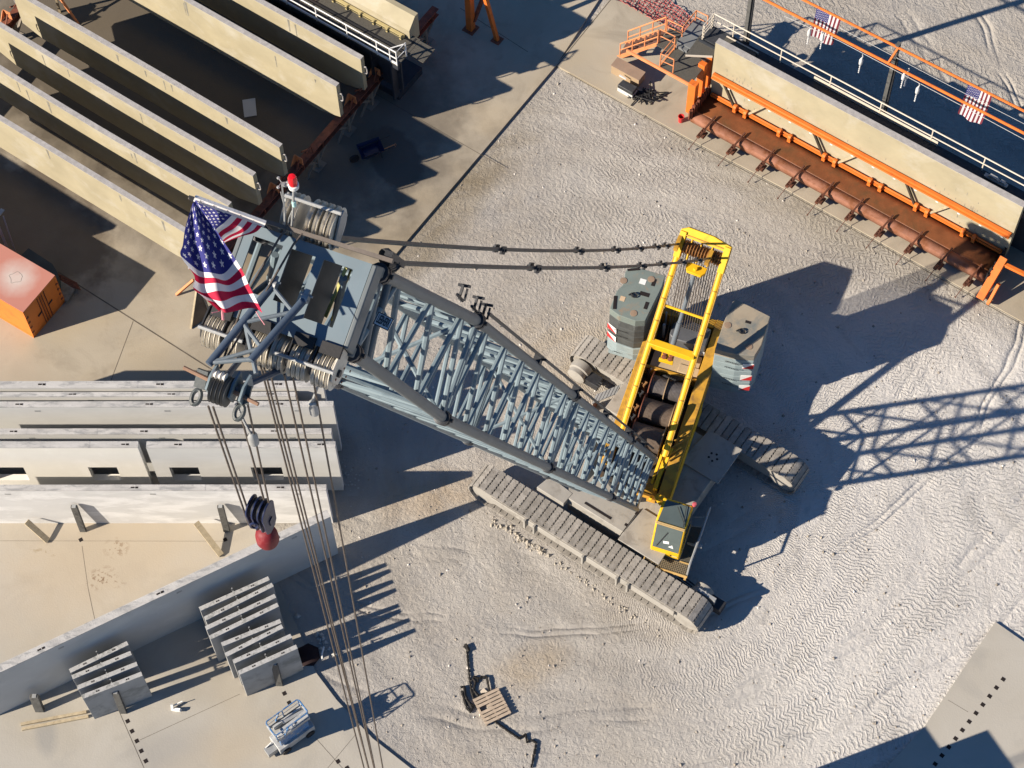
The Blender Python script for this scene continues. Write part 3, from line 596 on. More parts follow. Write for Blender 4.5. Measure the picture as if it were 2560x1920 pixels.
# end frames
for xe, sgn in ((-.25, -1), (FL+.12, 1)):
    if sgn < 0:
        for (px, py, h, w) in ((1727, 279, 2.0, .17), (1749, 236, 2.15, .15), (1768, 214, 2.3, .13)):
            P = at(px, py, .1); m = MB(); m.bx(frame(V(P[0], P[1], 0), FU, FW), -w, w, -w*.8, w*.8, .1, h); m.build("end_post", orange, form, bevel=.012)
        m = MB(); m.bar(at(1733, 268, .35), at(1782, 222, .35), .12, .5)
    else:
        m = MB(); m.bar(F(xe, -2.15, .35), F(xe, -.6, 1.25), .30, .26); m.bar(F(xe+.35, -2.1, .25), F(xe+.35, -1.5, .9), .12, .3); m.bar(F(xe, -.8, 1.15), F(xe+1.4, -.75, 1.2), .16, .12)
    m.build("end_post", orange, form, bevel=.012)
    m = MB(); m.bx(F, xe+(.19 if sgn < 0 else -.22), xe+(.24 if sgn < 0 else -.16), -1.5, .1, .5, 1.0)
    for k in range(9): m.bx(F, xe+(.17 if sgn < 0 else -.24), xe+(.30 if sgn < 0 else -.14), -1.4+k*.17, -1.34+k*.17, .45+.2*(k % 2), 1.0+.1*(k % 2))
    m.build("end_plate", black if sgn > 0 else rust, form)
# adjustable arms along the bed front
armm = M("brown arm steel", (.10, .038, .022), .6, var=.3, vs=6)
A0, A1 = V(1722.6, 372), V(2389, 742)
for k in range(10):
    b0 = A0+(A1-A0)*k/9.0; foot = at(b0[0], b0[1], .20); mid = at(b0[0]+27, b0[1]-35, .60); top = at(b0[0]+66, b0[1]-81, .70)
    q_ = nrm(np.cross(top-mid, V(0, 0, 1))); m = MB()
    for o_ in (-.055, .055): m.bar(mid-(top-mid)*.12+q_*o_, mid+(top-mid)*.32+q_*o_, .03, .09)
    m.bar(mid+(top-mid)*.22, top, .055, .08); m.bar(mid-(top-mid)*.12-q_*.07, mid-(top-mid)*.12+q_*.07, .05, .09); m.bar(mid+(top-mid)*.12-q_*.07, mid+(top-mid)*.12+q_*.07, .04, .09)
    m.bx(frame(mid+(top-mid)*.18, nrm(top-mid), q_, V(0, 0, 1)), -.10, .22, -.13, .13, -.30, -.24); m.bar(mid+(top-mid)*.2-V(0, 0, .24), mid+(top-mid)*.2, .08, .04)
    arm = m.build("adjuster_arm", armm, form)
    m = MB(); m.tube(foot, mid+(top-mid)*.05, .016, n=6); m.lathe(foot-nrm(mid-foot)*.05, nrm(mid-foot), [(.01, 0), (.035, .03), (.016, .09)], 6); m.build("threaded_rod", armm, arm)
# catwalk along the far side of the form
ZC = 3.22; R0, R1 = at(1920, 105.6, ZC+.80), at(2560, 439.8, ZC+.80); yc = float(np.dot(R0-FO, FW))
m = MB(); m.bx(F, -.9, FL+3, .34, yc+.05, ZC-.06, ZC); m.build("walkway_deck", M("dark catwalk deck", (.035, .038, .045), .8, var=.3, vs=9), form)
m = MB(); m.bx(F, -.9, FL+3, .28, .339, ZC-.4, ZC-.1); m.bx(F, .2, FL+3, yc-.25, yc-.20, .1, ZC-.061); m.build("side_form", M("dark form steel", (.03, .035, .045)), form)
xs_ = []
for px, py in ((1782, 38), (1833, 65), (1954, 126), (2079, 191), (2206.6, 254.6), (2335, 324), (2465, 393.6)): xs_.append(float(np.dot(at(px, py, ZC+.8)-FO, FU)))
creamrail = M("cream rail paint", (.60, .54, .45), .5, var=.08)
rail_run(form, [F(xs_[0], yc, ZC), F(FL+3, yc, ZC)], creamrail, [F(x, yc, ZC) for x in xs_]+[F(xs_[-1]+2.1, yc, ZC)], .80)
m = MB(); m.bx(F, xs_[3]-.7, xs_[5]+.3, yc-.012, yc+.012, ZC+.004, ZC+.27); m.build("toe_board", creamrail, form)
m = MB(); gz = ZC
for z in (.15, .35, .55, .8): m.tube(F(xs_[0], yc, gz+z), F(xs_[0]-.02, yc-.75, gz+z), .025, n=6)
for y in (0, -.1, -.65, -.75): m.tube(F(xs_[0], yc+y, gz), F(xs_[0], yc+y, gz+.8), .025, n=6)
m.build("gate", creamrail, form)
m = MB(); m.prism(F, [(-.95, -.55), (-.05, .0), (-.02, .30), (-.02, .95), (-1.0, .55)], 2.95, 2.99); m.bx(F, .0, 1.4, .40, .85, 3.24, 3.30); m.build("end_platform", deckm, form)
m = MB(); m.bx(F, .0, 1.45, .86, .90, 3.23, 3.33); m.bar(F(-.95, -.56, 2.94), F(-.05, -.02, 2.94), .04, .09); m.build("platform_edge", creamrail, form)
# loose tool on the catwalk
P = at(2490, 450, ZC+.1); root = thing("magnet_clamp", "grey clamp tool lying on the dark catwalk beside the cream girder", "tool", P)
Ft = frame(P, FU, FW); m = MB(); m.bx(Ft, -.48, .48, -.09, .09, -.08, .02); m.build("base", galv, root, bevel=.02); m = MB(); m.prism(frame(P, FU, V(0, 0, 1), FW), [(-.34, .02), (.12, .02), (.02, .13), (-.26, .15)], -.06, .06); m.prism(frame(P, FU, V(0, 0, 1), FW), [(.14, .02), (.40, .02), (.36, .11), (.18, .13)], -.06, .06); m.build("housing", galv, root)
# ---- access stair and landing at the left end of the form
ZL = 1.95
def onL(x, y, z=ZL): return at(x, y, z)
zq = lambda x, y: (1540+x*.23641, y*.23635)
stairs = thing("access_stair", "orange access stair and landing with railings at the form's left end", "stair", at(1640, 190))
La = onL(*zq(740, 845)); Fs_ = frame(V(La[0], La[1], 0), FU, FW)
lx = float(np.dot(onL(*zq(465, 700))-La, FU)); wy = float(np.dot(onL(*zq(840, 430))-La, FW))
pL, pR = float(np.dot(onL(*zq(465, 705))-La, FU)), 0.25
m = MB(); m.bx(Fs_, pL, pR, -.05, 1.9, ZL-.05, ZL); m.build("landing_deck", deckm, stairs)
m = MB(); m.bx(Fs_, pL-1.55, pR, -.11, -.051, ZL-.14, ZL+.02); m.bx(Fs_, pL-.06, pL-.001, -.05, 1.9, ZL-.14, ZL+.02); m.build("edge_beam", orange_lt, stairs)
for x, y in ((pL, 1.8), (pR-.2, 1.8)): MB().bx(Fs_, x-.04, x+.04, y-.04, y+.04, .1, ZL-.14).build("leg", orange, stairs)
# stair flight comes up from the left
sa, sb = at(*zq(40, 600), .12), onL(*zq(440, 455)); ta = at(*zq(30, 575), .12)
fd_ = nrm(V(*(sb-sa)[:2], 0)); fn = np.cross(V(0, 0, 1), fd_); fl = float(np.linalg.norm((sb-sa)[:2])); Ff = frame(V(sa[0], sa[1], 0), fd_, fn); SW = .72
for y in (0, SW):
    m = MB(); m.add([Ff(-.12, y-.02, .12), Ff(.12, y-.02, .12), Ff(fl, y-.02, ZL-.17), Ff(fl, y-.02, ZL+.03), Ff(-.12, y+.02, .12), Ff(.12, y+.02, .12), Ff(fl, y+.02, ZL-.17), Ff(fl, y+.02, ZL+.03)], [(0, 1, 2, 3), (4, 7, 6, 5), (0, 4, 5, 1), (1, 5, 6, 2), (2, 6, 7, 3), (3, 7, 4, 0)]); m.build("stringer", orange_lt, stairs)
for k in range(8):
    u = (k+.5)/8; z = .12+(ZL-.12)*u; m = MB(); m.bx(Ff, fl*u-.13, fl*u+.11, .02, SW-.02, z-.03, z); m.build("tread", M("worn tread", (.15, .08, .06), .8, var=.3), stairs)
RH = .82
for y in (0, SW):
    a, b_ = Ff(.0, y, .15), Ff(fl, y, ZL)
    for h, r in ((RH, .03), (RH*.5, .024)): MB().tube(a+V(0, 0, h), b_+V(0, 0, h), r, n=6).build("handrail", orange_lt, stairs)
    for u in (0, .33, .66, 1): p = a+(b_-a)*u; MB().tube(p-V(0, 0, .05), p+V(0, 0, RH), .028, n=6).build("rail_post", orange_lt, stairs)
m = MB(); m.bx(frame(Ff(fl, 0, 0), FU, FW), 0, max(.2, float(np.dot(La-Ff(fl, 0, 0), FU))+pL), -.1, SW+.3, ZL-.05, ZL-.004); m.build("landing_deck", deckm, stairs)
def rail_px(pts, posts=True):
    P = [onL(*zq(*q), ZL+RH) for q in pts]
    MB().path(P, .03, 6).build("handrail", orange_lt, stairs); MB().path([p-V(0, 0, RH*.5) for p in P], .024, 6).build("handrail", orange_lt, stairs)
    for p in P: MB().tube(p-V(0, 0, RH+.03), p+V(0, 0, 0), .028, n=6).build("rail_post", orange_lt, stairs)
rail_px([(470, 310), (628, 388), (475, 570), (615, 632)])
rail_px([(545, 210), (708, 285), (850, 112), (975, 172)])
m = MB(); P = onL(*zq(820, 350), ZL+.15); Fx = frame(P, FU, FW); m.bx(Fx, -.30, .32, -.75, .75, -.15, .06); m.bx(Fx, -.24, .26, -.9, -.751, -.15, .0); tag(m.build("grey_cover", M("grey cover", (.16, .17, .175), .7, var=.15)), "grey covered box on the landing behind the orange railing", "box")
# boxes under the landing
root = thing("storage_box", "long brown lidded box lying on the apron below the stair", "box", at(1580, 190))
bq = [zq(-55, 690), zq(20, 605), zq(318, 765), zq(243, 850)]; zb = .62
TP = [at(x, y, zb) for x, y in bq]; bx_ = nrm(V(*(TP[3]-TP[0])[:2], 0)); by_ = np.cross(V(0, 0, 1), bx_); Fx = frame(V(TP[0][0], TP[0][1], 0), bx_, by_); bl = float(np.linalg.norm((TP[3]-TP[0])[:2])); bw = float(np.linalg.norm((TP[1]-TP[0])[:2]))
m = MB(); m.bx(Fx, .02, bl-.02, .02, bw-.02, .1, zb-.03); m.build("body", boxm, root); m = MB(); m.bx(Fx, 0, bl, 0, bw, zb-.029, zb); m.build("lid", boxtop, root)
root = thing("wrapped_crate", "black topped crate wrapped in white plastic beside the brown box", "crate", at(1580, 220))
bq = [zq(15, 895), zq(75, 838), zq(232, 915), zq(175, 985)]; zb = .5
TP = [at(x, y, zb) for x, y in bq]; Fi = frame((0, 0, 0), (1, 0, 0)); m = MB(); m.prism(Fi, [tuple(p[:2]) for p in TP], zb-.2, zb); m.build("top", M("black tarp", (.04, .042, .045), .5, var=.4, vs=4), root, bevel=.03)
m = MB(); cen = sum(TP)/4; m.prism(Fi, [tuple((cen+(p-cen)*.97)[:2]) for p in TP], .1, zb-.201); m.build("wrap", greencloth, root)
m = MB(); p0, p1 = at(*zq(35, 795), .56), at(*zq(105, 835), .5); m.bar(p0, p1, .06, .04); tag(m.build("foam_strip", white), "short white strip lying between the brown box and black crate", "strip")
m = MB(); rg = random.Random(2); P = at(1610, 245)
for k in range(40):
    q = P+V(rg.gauss(0, .28), rg.gauss(0, .12), .12+rg.random()*.1); d = V(rg.gauss(0, .2), rg.gauss(0, .2), .03); m.tube(q-d, q+d, .025, n=5)
tag(m.build("cable_pile", black), "tangle of black hoses on the ground beside the wrapped crate", "hoses")
P = at(1702, 303, .1); root = thing("bucket", "red plastic bucket standing at the front corner of the rusty form bed", "bucket", P)
m = MB(); m.lathe(P, (0, 0, 1), [(.10, .0), (.115, .31), (.13, .31), (.13, .335), (.112, .335), (.09, .04), (.0, .04)], 24); m.build("pail", redp, root)
MB().path([P+V(.125*math.cos(a), .125*math.sin(a), .33) for a in np.linspace(-.4, 2.74, 12)], .006, 5).build("handle", steel, root)
# red debris netting on the dirt behind the stair
m = MB(); rg = random.Random(11); grid = []
for i in range(30):
    u = i/29; c0 = V(1548+u*190, -6+u*112, 0); P = at(c0[0], c0[1], .05); row = []
    for j in range(9): q = P+WD*(-.15+1.5*(j/8)*(1-.35*u))+UD*0; row.append((q[0], q[1], .03+.16*rg.random()))
    grid.append(row)
o = sheet("debris_netting", grid, [[(0, 0)]*9 for _ in grid], meshred, sub=0); q = o.modifiers.new("w", 'WIREFRAME'); q.thickness = .035
tag(o, "crumpled red debris netting along the apron edge behind the stair", "netting")
# ---- orange pipe frame with flags and hanging drops
ZPA, ZPB = 7.2, 6.8
pipes = thing("pipe_frame", "long orange twin pipe frame on dark post at the top right", "frame", at(2205, 300))
pa = [at(1880, -65.4, ZPA), at(2009.7, 0, ZPA), at(2560, 277.8, ZPA), at(2740, 368, ZPA)]; pb = [at(1700, -110, ZPB), at(1920, 3, ZPB), at(2560, 332.7, ZPB), at(2760, 436, ZPB)]
pa = [pa[0], pa[-1]]; pb = [pb[0], pb[-1]]
MB().tube(*pa, .05).build("top_pipe", orange, pipes); MB().tube(*pb, .055).build("front_pipe", orange, pipes)
def post_frame(tp, bp):
    T = at(*tp, ZPA); Bq = at(*bp, ZPB); m = MB(); m.bx(frame(V(T[0], T[1], 0), FU, FW), -.12, .02, -.10, .10, .02, ZPA+.12); m.build("post", postm, pipes)
    m = MB(); m.bar(T-V(0, 0, .02), Bq, .07, .10); m.build("bracket", orange, pipes)
    m = MB(); m.tube(V(T[0], T[1], 0)+FU*.12, V(T[0], T[1], ZPA-.6)+FU*.06, .045, n=6); [m.tube(V(T[0], T[1], .3+k*.33)-FU*.0, V(T[0], T[1], .36+k*.33)+FU*.10, .02, n=5) for k in range(19)]; m.build("ladder_side", steel, pipes)
post_frame((2248, 116), (2219, 160)); post_frame((1889, -61), (1860, -28))
Fp = V(*(pa[1]-pa[0])[:2], 0); pn = nrm(np.cross(nrm(pa[1]-pa[0]), V(0, 0, 1)))
MB().path([at(1960, 40, 6.7), at(2100, 103, 6.7), at(2400, 262, 6.7), at(2600, 370, 6.7)], .012, 5).build("line", galv, pipes)
MB().path([at(2100, 70, 6.9), at(2370, 212, 6.9), at(2600, 330, 6.9)], .010, 5).build("line", galv, pipes)
smallflag = flagmat("small flag cloth", red=(.17, .02, .035), blue=(.03, .032, .16), wht=(.66, .65, .65))  # reds darkened to maroon: shade on the hanging cloth put into its colour
for k, (a, b_, dl) in enumerate([((2043, 15), (2103, 47), (-.02, .1)), ((2422, 209), (2481, 239), (.1, .25))]):
    A, B = at(*a, ZPA), at(*b_, ZPA); d = B-A; grid, uvs = [], []; Lf = np.linalg.norm(d)*1.55
    for j in range(13):
        row, ur = [], []
        for i in range(9):
            u, v = i/8, j/12; p = A+d*u+V(0, 0, -Lf*v)+pn*(.06*math.sin(u*9+v*2+k)*v + (.32 if k else .12)*v*v)+d*(-.10*v if k == 0 else .0)*u; row.append(p); ur.append((v, u))
        grid.append(row); uvs.append(ur)
    o = sheet("flag", grid, uvs, smallflag, sub=1); tag(o, ["small flag hanging from the pipe frame left of its dark post", "small flag hanging from the pipe frame at the right end"][k], "flag", "small flags on the pipe frame")
drops = [(2026, 66), (2059, 78), (2156, 138), (2263, 176), (2272, 172), (2298, 210)]
dl = ["first white hanging drop from the left end, left of the first flag", "white hanging drop directly below the first flag", "white hanging drop midway between first flag and dark post", "white hanging drop just right of the dark post, in front", "white hanging drop just right of the dark post, set behind", "white hanging drop farthest from the dark post towards the second flag"]
hd = M("white drop", (.55, .56, .56), .5, var=.15)
for (x, y), la in zip(drops, dl):
    P = at(x, y, 6.7); root = thing("hanging_hook", la, "hook", P-V(0, 0, 1.0), "white drops hanging from the pipe frame")
    MB().lathe(P-V(0, 0, .62), (0, 0, 1), [(.02, 0), (.07, .1), (.075, .32), (.03, .45)], 10).build("body", hd, root)
    m = MB(); [m.lathe(P-V(0, 0, .68+k*.11), (0, 0, 1), [(.012, -.06), (.035, -.02), (.012, .03)], 6) for k in range(4)]; m.path([P-V(0, 0, .17), P-V(-.03, 0, .08), P+V(0, 0, .02)], .02, 5); m.build("drop_line", hd, root)
# ================================================================ PRECAST WALL PANELS (lower left)
PU = azv(-1.75); PN = np.cross(V(0, 0, 1), PU)        # along the panels, and away from the camera
def panel(endpx, zt, length, th, label, mat=panelm, ud=PU, windows=(), group=None, name="precast_panel", slots=(1.2, 5.2), step=0.0, loops=False, fslots=True):
    """endpx = right-hand end of the near top edge"""
    un = np.cross(V(0, 0, 1), ud); P = at(*endpx, zt); P = V(P[0], P[1], 0); F = frame(P, -ud, un)
    root = thing(name, label, "wall panel", P-ud*length/2, group)
    # body as cells round the window openings (x back from the right-hand end)
    xs = sorted({0, length} | {w[0] for w in windows} | {w[1] for w in windows}); zs = sorted({.09, zt-.05} | {w[2] for w in windows} | {w[3] for w in windows})
    m = MB(); hole = lambda a, b_: any(w[0] <= a < w[1] and w[2] <= b_ < w[3] for w in windows)
    for i in range(len(xs)-1):
        for j in range(len(zs)-1):
            if hole(xs[i], zs[j]): continue
            m.bx(F, xs[i], xs[i+1], 0, th, zs[j], zs[j+1])
    o = m.build("slab_body", mat, root)
    bm = bmesh.new(); bm.from_mesh(o.data); bmesh.ops.remove_doubles(bm, verts=bm.verts, dist=1e-4)
    kill = [f for f in bm.faces if any(g is not f and abs((f.calc_center_median()-g.calc_center_median()).length) < 1e-4 for e in f.edges for g in e.link_faces)]
    bmesh.ops.delete(bm, geom=list(set(kill)), context='FACES'); bmesh.ops.recalc_face_normals(bm, faces=bm.faces); bm.to_mesh(o.data); bm.free()
    m = MB(); n = max(3, int(length/.8)); rg = random.Random(int(endpx[0]*7+endpx[1]))
    for i in range(n):
        a, c = length*i/n, length*(i+1)/n; m.bx(F, a, c, -.004, th+.004, zt-.049, zt-rg.uniform(0, .008))
    if step: m.bx(F, 0, length, th+.005, th+.05, zt-.14, zt-.05)
    m.build("top_edge", paneltop, root, smooth=False)
    m = MB(); x = slots[0]
    while x < length-.2:
        m.bx(F, x-.13, x-.03, th*.35, th*.65, zt-.02, zt+.003); m.bx(F, x+.0, x+.13, th*.40, th*.62, zt-.02, zt+.003)
        x += slots[1]
    m.build("lifting_slot", holem, root)
    if fslots:
        m = MB(); x = slots[0]-.6
        while x < length-.2:
            if x > .1: m.bx(F, x-.10, x+.10, -.006, .002, zt-.36, zt-.26)
            x += slots[1]
        if m.v: m.build("cast_plate", galv, root)
    return root
ZW = 3.58
def plen(px0, px1, z, y): return float(np.linalg.norm(at(px0, y, z)-at(px1, y, z)))
grp = "precast panels standing in a row"
panel((808, 968), ZW, 14, .26, "farthest grey wall panel of the row, nearest the orange container", group=grp, slots=(1.6, 4.2))
panel((738, 990), ZW-.05, 14, .17, "thin grey wall panel second from the far side of the row, with yellowed smears", group=grp, slots=(.9, 3.5))
panel((833, 1016.5), ZW, 14, .22, "grey wall panel third from the far side with long plain shaded face", group=grp, slots=(1.9, 4.6))
panel((828, 1084.5), 3.3, 13.2, .22, "low grey wall panel fourth from the far side, just behind the window panels", group=grp, slots=(2.0, 4.6))

panel((838, 1118.5), ZW, plen(838, 365, ZW, 1118), .24, "grey window panel on the right with two square openings, behind the ropes", panelm, group=grp, windows=[(2.05, 3.15, .95, 2.0), (5.02, 6.05, .95, 2.0)], slots=(.5, 5.0), fslots=False)
panel((344, 1118.5), ZW, 8.5, .24, "pale cream window panel left of the gap, with two openings", panelw, group=grp, windows=[(1.02, 2.05, .95, 2.0), (4.35, 5.6, .95, 2.0)], slots=(.45, 6.0), fslots=False)
panel((815, 1225.5), 2.85, 13.5, .22, "long whitish chalky wall panel nearest the bare slab, front of the row", M("chalky precast concrete", (.58, .58, .57), .85, var=.06, vs=1.6, dirt=(.72, .72, .71), dirt_at=(.46, .6), ds=1.4, stretch=(.35, 1, 1)), group=grp, slots=(1.6, 5.1))
# the long diagonal panel, seen from its shaded side
w7a, w7b = at(826, 1291, 3.25), at(-60, 1709, 3.25); w7u = nrm(V(*(w7a-w7b)[:2], 0))
panel((826, 1291), 3.25, 13.2, .26, "long diagonal wall panel with blue grey shaded face by the small panel stacks", panelm, ud=w7u, slots=(2.0, 4.3), step=.1)
# steel kicker posts and timber props
def post(base, h, label, grp, lean=(0, .16, 0), w=.12):
    P = at(*base, .09); root = thing("steel_post", label, "post", P, grp); F = frame(P, PU, PN); T = V(*lean)
    m = MB(); m.bar(P, P+V(0, 0, h)+T, w*1.9, w, PN); m.build("tube", postm, root, bevel=.01)
    m = MB(); m.bx(frame(P+V(0, 0, h)+T, PU, PN), -.07, .07, -.07, .07, .001, .02); m.build("cap", galv, root)
gp = "steel posts bracing the panels"
post((208, 1327), 1.75, "steel post at the left in front of the chalky front panel", gp)
post((567, 1327), 1.75, "steel post before the chalky front panel, left of the hook ball", gp)
post((213, 1212), 1.5, "steel post in front of the cream window panel beside its opening", gp)
post((567, 1212), 1.5, "steel post in front of the grey window panel behind the ropes", gp)
post((699, 1712), 1.65, "steel post in front of the larger stack of small panels", gp)
post((309, 1781), 1.6, "steel post in front of the smaller stack of small panels", gp)
post((100, 1776), 1.0, "short wooden footed post under the left end of the diagonal panel", gp, w=.16)
for (a, b_, la) in (((66, 1304), (120, 1352), "raw timber prop at the chalky panel, the left one"), ((490, 1306), (553, 1388), "raw timber prop at the foot of the chalky panel, longer right one")):
    m = MB(); A, B = at(*a, .75), at(*b_, .15); m.bar(A, B, .22, .09); tag(m.build("timber_prop", wood), la, "timber prop", "timber props at the chalky panel")
# small panels in two stacks
def small(p0, p1, label, zt=2.2, grp=""):
    A, B = at(*p0, zt), at(*p1, zt); ud = nrm(V(*(B-A)[:2], 0)); L = float(np.linalg.norm((B-A)[:2])); un = np.cross(V(0, 0, 1), ud)
    root = thing("small_panel", label, "panel", V(*(A+B)[:2]/2, 0), grp); F = frame(V(B[0], B[1], 0), -ud, un)
    m = MB(); m.bx(F, 0, L, 0, .15, .095, zt-.03); m.build("slab_body", smallp, root, bevel=.006)
    m = MB(); m.bx(F, -.003, L+.003, -.003, .153, zt-.029, zt); m.build("top_edge", M("small panel edge", (.40, .40, .39), .9, var=.12, vs=4, dirt=(.24, .245, .235), dirt_at=(.52, .62), ds=6, bump=(30, .5)), root)
    m = MB()
    for x in (L*.24, L*.74): m.bx(F, x-.06, x-.008, .05, .10, zt-.02, zt+.003); m.bx(F, x+.008, x+.06, .05, .10, zt-.02, zt+.003)
    m.build("lifting_slot", holem, root)
    m = MB(); x = L*.5; m.bx(F, x-.02, x+.02, .154, .36, zt-.28, zt-.24); m.bx(F, x-.02, x+.02, .30, .34, zt-.24, zt-.06); m.bx(F, x-.02, x+.02, .20, .24, zt-.24, zt-.12); m.build("spacer", galv, root)
s1 = [((176.5, 1682), (321, 1612)), ((182, 1698), (329, 1637)), ((195, 1724), (344, 1664)), ((207, 1747), (356, 1689))]
for k, (a, b_) in enumerate(s1):
    small(a, b_, "small grey panel, %s of the left stack of four" % ["farthest", "second from the back", "second from the front", "frontmost"][k], 2.15, "small panels in the left stack of four")
s2 = [((501, 1527), (674, 1450)), ((514, 1551), (684, 1466)), ((516.5, 1575), (690, 1494)), ((526, 1599), (697, 1516)), ((556, 1616), (703, 1557)), ((566, 1642), (708, 1570)), ((585, 1659), (730, 1594)), ((598.7, 1687), (744, 1621))]
nm = ["rearmost", "second from the rear", "third from the rear", "fourth from the rear", "fifth from the rear, set back to the right", "sixth from the rear, askew", "second from the front", "frontmost, whole face showing"]
for k, (a, b_) in enumerate(s2): small(a, b_, "small grey panel, %s in the eight stack" % nm[k], 2.2, "small panels in the stack of eight")
m = MB(); m.bar(at(52, 1811, .14), at(216, 1780, .14), .10, .09); tag(m.build("timber", wood), "squared timber lying on the pad beside the small stack, upper of two", "timber", "timbers on the pad")
m = MB(); m.bar(at(55, 1823, .14), at(221, 1791, .14), .10, .09); tag(m.build("timber", wood), "squared timber lying on the pad beside the small stack, lower of two", "timber", "timbers on the pad")
m = MB(); P = at(433, 1774, .09); m.bar(P, P+V(.28, -.08, .14), .10, .10); m.bar(P+V(.0, .1, .1), P+V(.35, .22, .20), .03, .05); m.bar(P+V(-.02, -.02, 0), P+V(-.02, .10, .25), .09, .06)
tag(m.build("broken_bracket", white), "white broken bracket lying on the pad in front of the panels", "bracket")
P = at(770, 1640, .02); root = thing("tarp_bundle", "dark maroon tarp bundle beside the stack of eight panels", "tarp", P)
m = MB(); m.lathe(P, (0, 0, 1), [(.42, 0), (.45, .06), (.36, .13), (.15, .20), (.02, .21)], 7); m.build("tarp", M("maroon tarp", (.014, .003, .004), .8, var=.4, vs=4), root)
m = MB(); m.path([P+V(.52, -.2, .12), P+V(.5, .0, .16), P+V(.56, .28, .12)], .03, 6); m.build("white_hem", white, root)
m = MB(); rg = random.Random(9)
st = m
for cx, cy, n_ in ((800, 1600, 12), (735, 1545, 3), (815, 1625, 8), (870, 1190, 26), (875, 1212, 8)):
    for k in range(n_): stone(at(cx+rg.gauss(0, 22), cy+rg.gauss(0, 14), .02), rg.uniform(.03, .15 if cx < 850 else .05))
tag(m.build("rubble", M("pale rubble", (.42, .42, .40), .9, var=.1), smooth=False), "broken pale concrete pieces scattered in the panels' shadow", "rubble", kind="stuff")
# ---- scissor lift
LZ = 1.95; Q = [at(663, 1806, LZ), at(745, 1747, LZ), at(768, 1780, LZ), at(690, 1839, LZ)]
lu = nrm(V(*(Q[1]-Q[0])[:2], 0)); ln = -np.cross(V(0, 0, 1), lu); LL = float(np.linalg.norm((Q[1]-Q[0])[:2])); LW = float(np.linalg.norm((Q[3]-Q[0])[:2])); F = frame(V(Q[0][0], Q[0][1], 0), lu, ln)
lift = thing("scissor_lift", "worn blue and grey scissor lift standing on the pad by the hoist ropes", "lift", V(*(Q[0]+Q[2])[:2]/2, 0))
m = MB(); m.bx(F, -.05, LL+.05, .02, LW+.06, .22, .62); m.build("chassis", liftgrey, lift, bevel=.02)
for x in (.18, LL-.18):
    for y in (-.01, LW+.06): MB().lathe(F(x, y, .22), ln, [(.05, -.05), (.16, -.05), (.17, -.03), (.17, .05), (.05, .06)], 16).build("wheel", black, lift)
m = MB()
for s_ in range(6):
    z0 = .62+s_*.10
    for y in (.12, LW-.1): m.bar(F(.1, y, z0), F(LL-.1, y, z0+.10), .05, .09); m.bar(F(LL-.1, y+.05, z0), F(.1, y+.05, z0+.10), .05, .09)
m.build("scissor_arms", liftblue, lift)
m = MB(); m.bx(F, 0, LL, 0, LW, 1.28, 1.33); m.build("platform", M("lift deck", (.33, .33, .31), .7, var=.15, vs=5), lift)
m = MB(); m.bx(F, 0, LL, .0, .03, 1.332, 1.46); m.bx(F, 0, LL, LW-.03, LW, 1.332, 1.46); m.build("kick_plate", liftgrey, lift)
m = MB(); m.bx(F, .15, LL-.05, LW*.22, LW*.34, 1.34, 1.60); m.bx(F, .1, LL-.02, LW*.62, LW*.95, 1.34, 1.48); m.build("stored_parts", M("lift stored parts", (.42, .43, .43), .6, var=.2, vs=5), lift)
m = MB(); m.bar(F(.5, LW*.45, 1.66), F(LL, LW*.5, 1.5), .10, .05); m.bar(F(.1, LW*.80, 1.75), F(LL, LW*.75, 1.75), .09, .05); m.build("loose_beam", liftgrey, lift)
cs = [(0.06, 0), (LL-.06, 0), (LL, .06), (LL, LW-.06), (LL-.06, LW), (.06, LW), (0, LW-.06), (0, .06)]
MB().path([F(x, y, LZ) for x, y in cs]+[F(*cs[0], LZ)], .025, 6).build("top_rail", liftblue, lift); MB().path([F(x, y, 1.65) for x, y in cs]+[F(*cs[0], 1.65)], .02, 6).build("mid_rail", liftgrey, lift)
for x, y in [(.03, .02), (LL-.03, .02), (LL-.03, LW-.02), (.03, LW-.02), (LL*.5, .02), (LL*.5, LW-.02)]: MB().tube(F(x, y, 1.33), F(x, y, LZ), .022, n=6).build("rail_post", liftblue, lift)
m = MB(); m.bar(F(LL*.4, .0, LZ), F(LL*.24, .0, 1.33), .04, .04); m.bar(F(LL*.4, LW, LZ), F(LL*.2, LW, 1.33), .04, .04); m.build("brace", liftblue, lift)
m = MB(); m.bx(F, -.42, -.06, LW*.35, LW*.85, .2, .5); m.bar(F(-.35, LW*.4, .52), F(-.1, LW*.4, .62), .04, .04); m.build("ladder_step", galv, lift)
# ---- pallet, chains and slings on the dirt
PA = [at(1181, 1748, .15), at(1244.6, 1717.7, .15), at(1276.5, 1784, .15), at(1218.6, 1812, .15)]
pu = nrm(V(*(PA[1]-PA[0])[:2], 0)); pv = -np.cross(V(0, 0, 1), pu); pl = float(np.linalg.norm((PA[1]-PA[0])[:2])); pw = float(np.linalg.norm((PA[3]-PA[0])[:2])); F = frame(V(PA[0][0], PA[0][1], 0), pu, pv)
root = thing("pallet", "weathered timber pallet lying on the dirt with chain across it", "pallet", F(pl/2, pw/2, 0))
for k in range(8):
    if k == 3:
        MB().bx(F, .22*pl+.12, pl, pw*k/8+.012, pw*(k+1)/8-.02, .13, .152).build("deck_board", palletm, root); continue
    MB().bx(F, 0, pl, pw*k/8+.012, pw*(k+1)/8-.02, .13, .152).build("deck_board", palletm, root)
for x in (0.02, pl/2-.03, pl-.08): MB().bx(F, x, x+.06, .01, pw-.01, .02, .129).build("stringer", palletm, root)
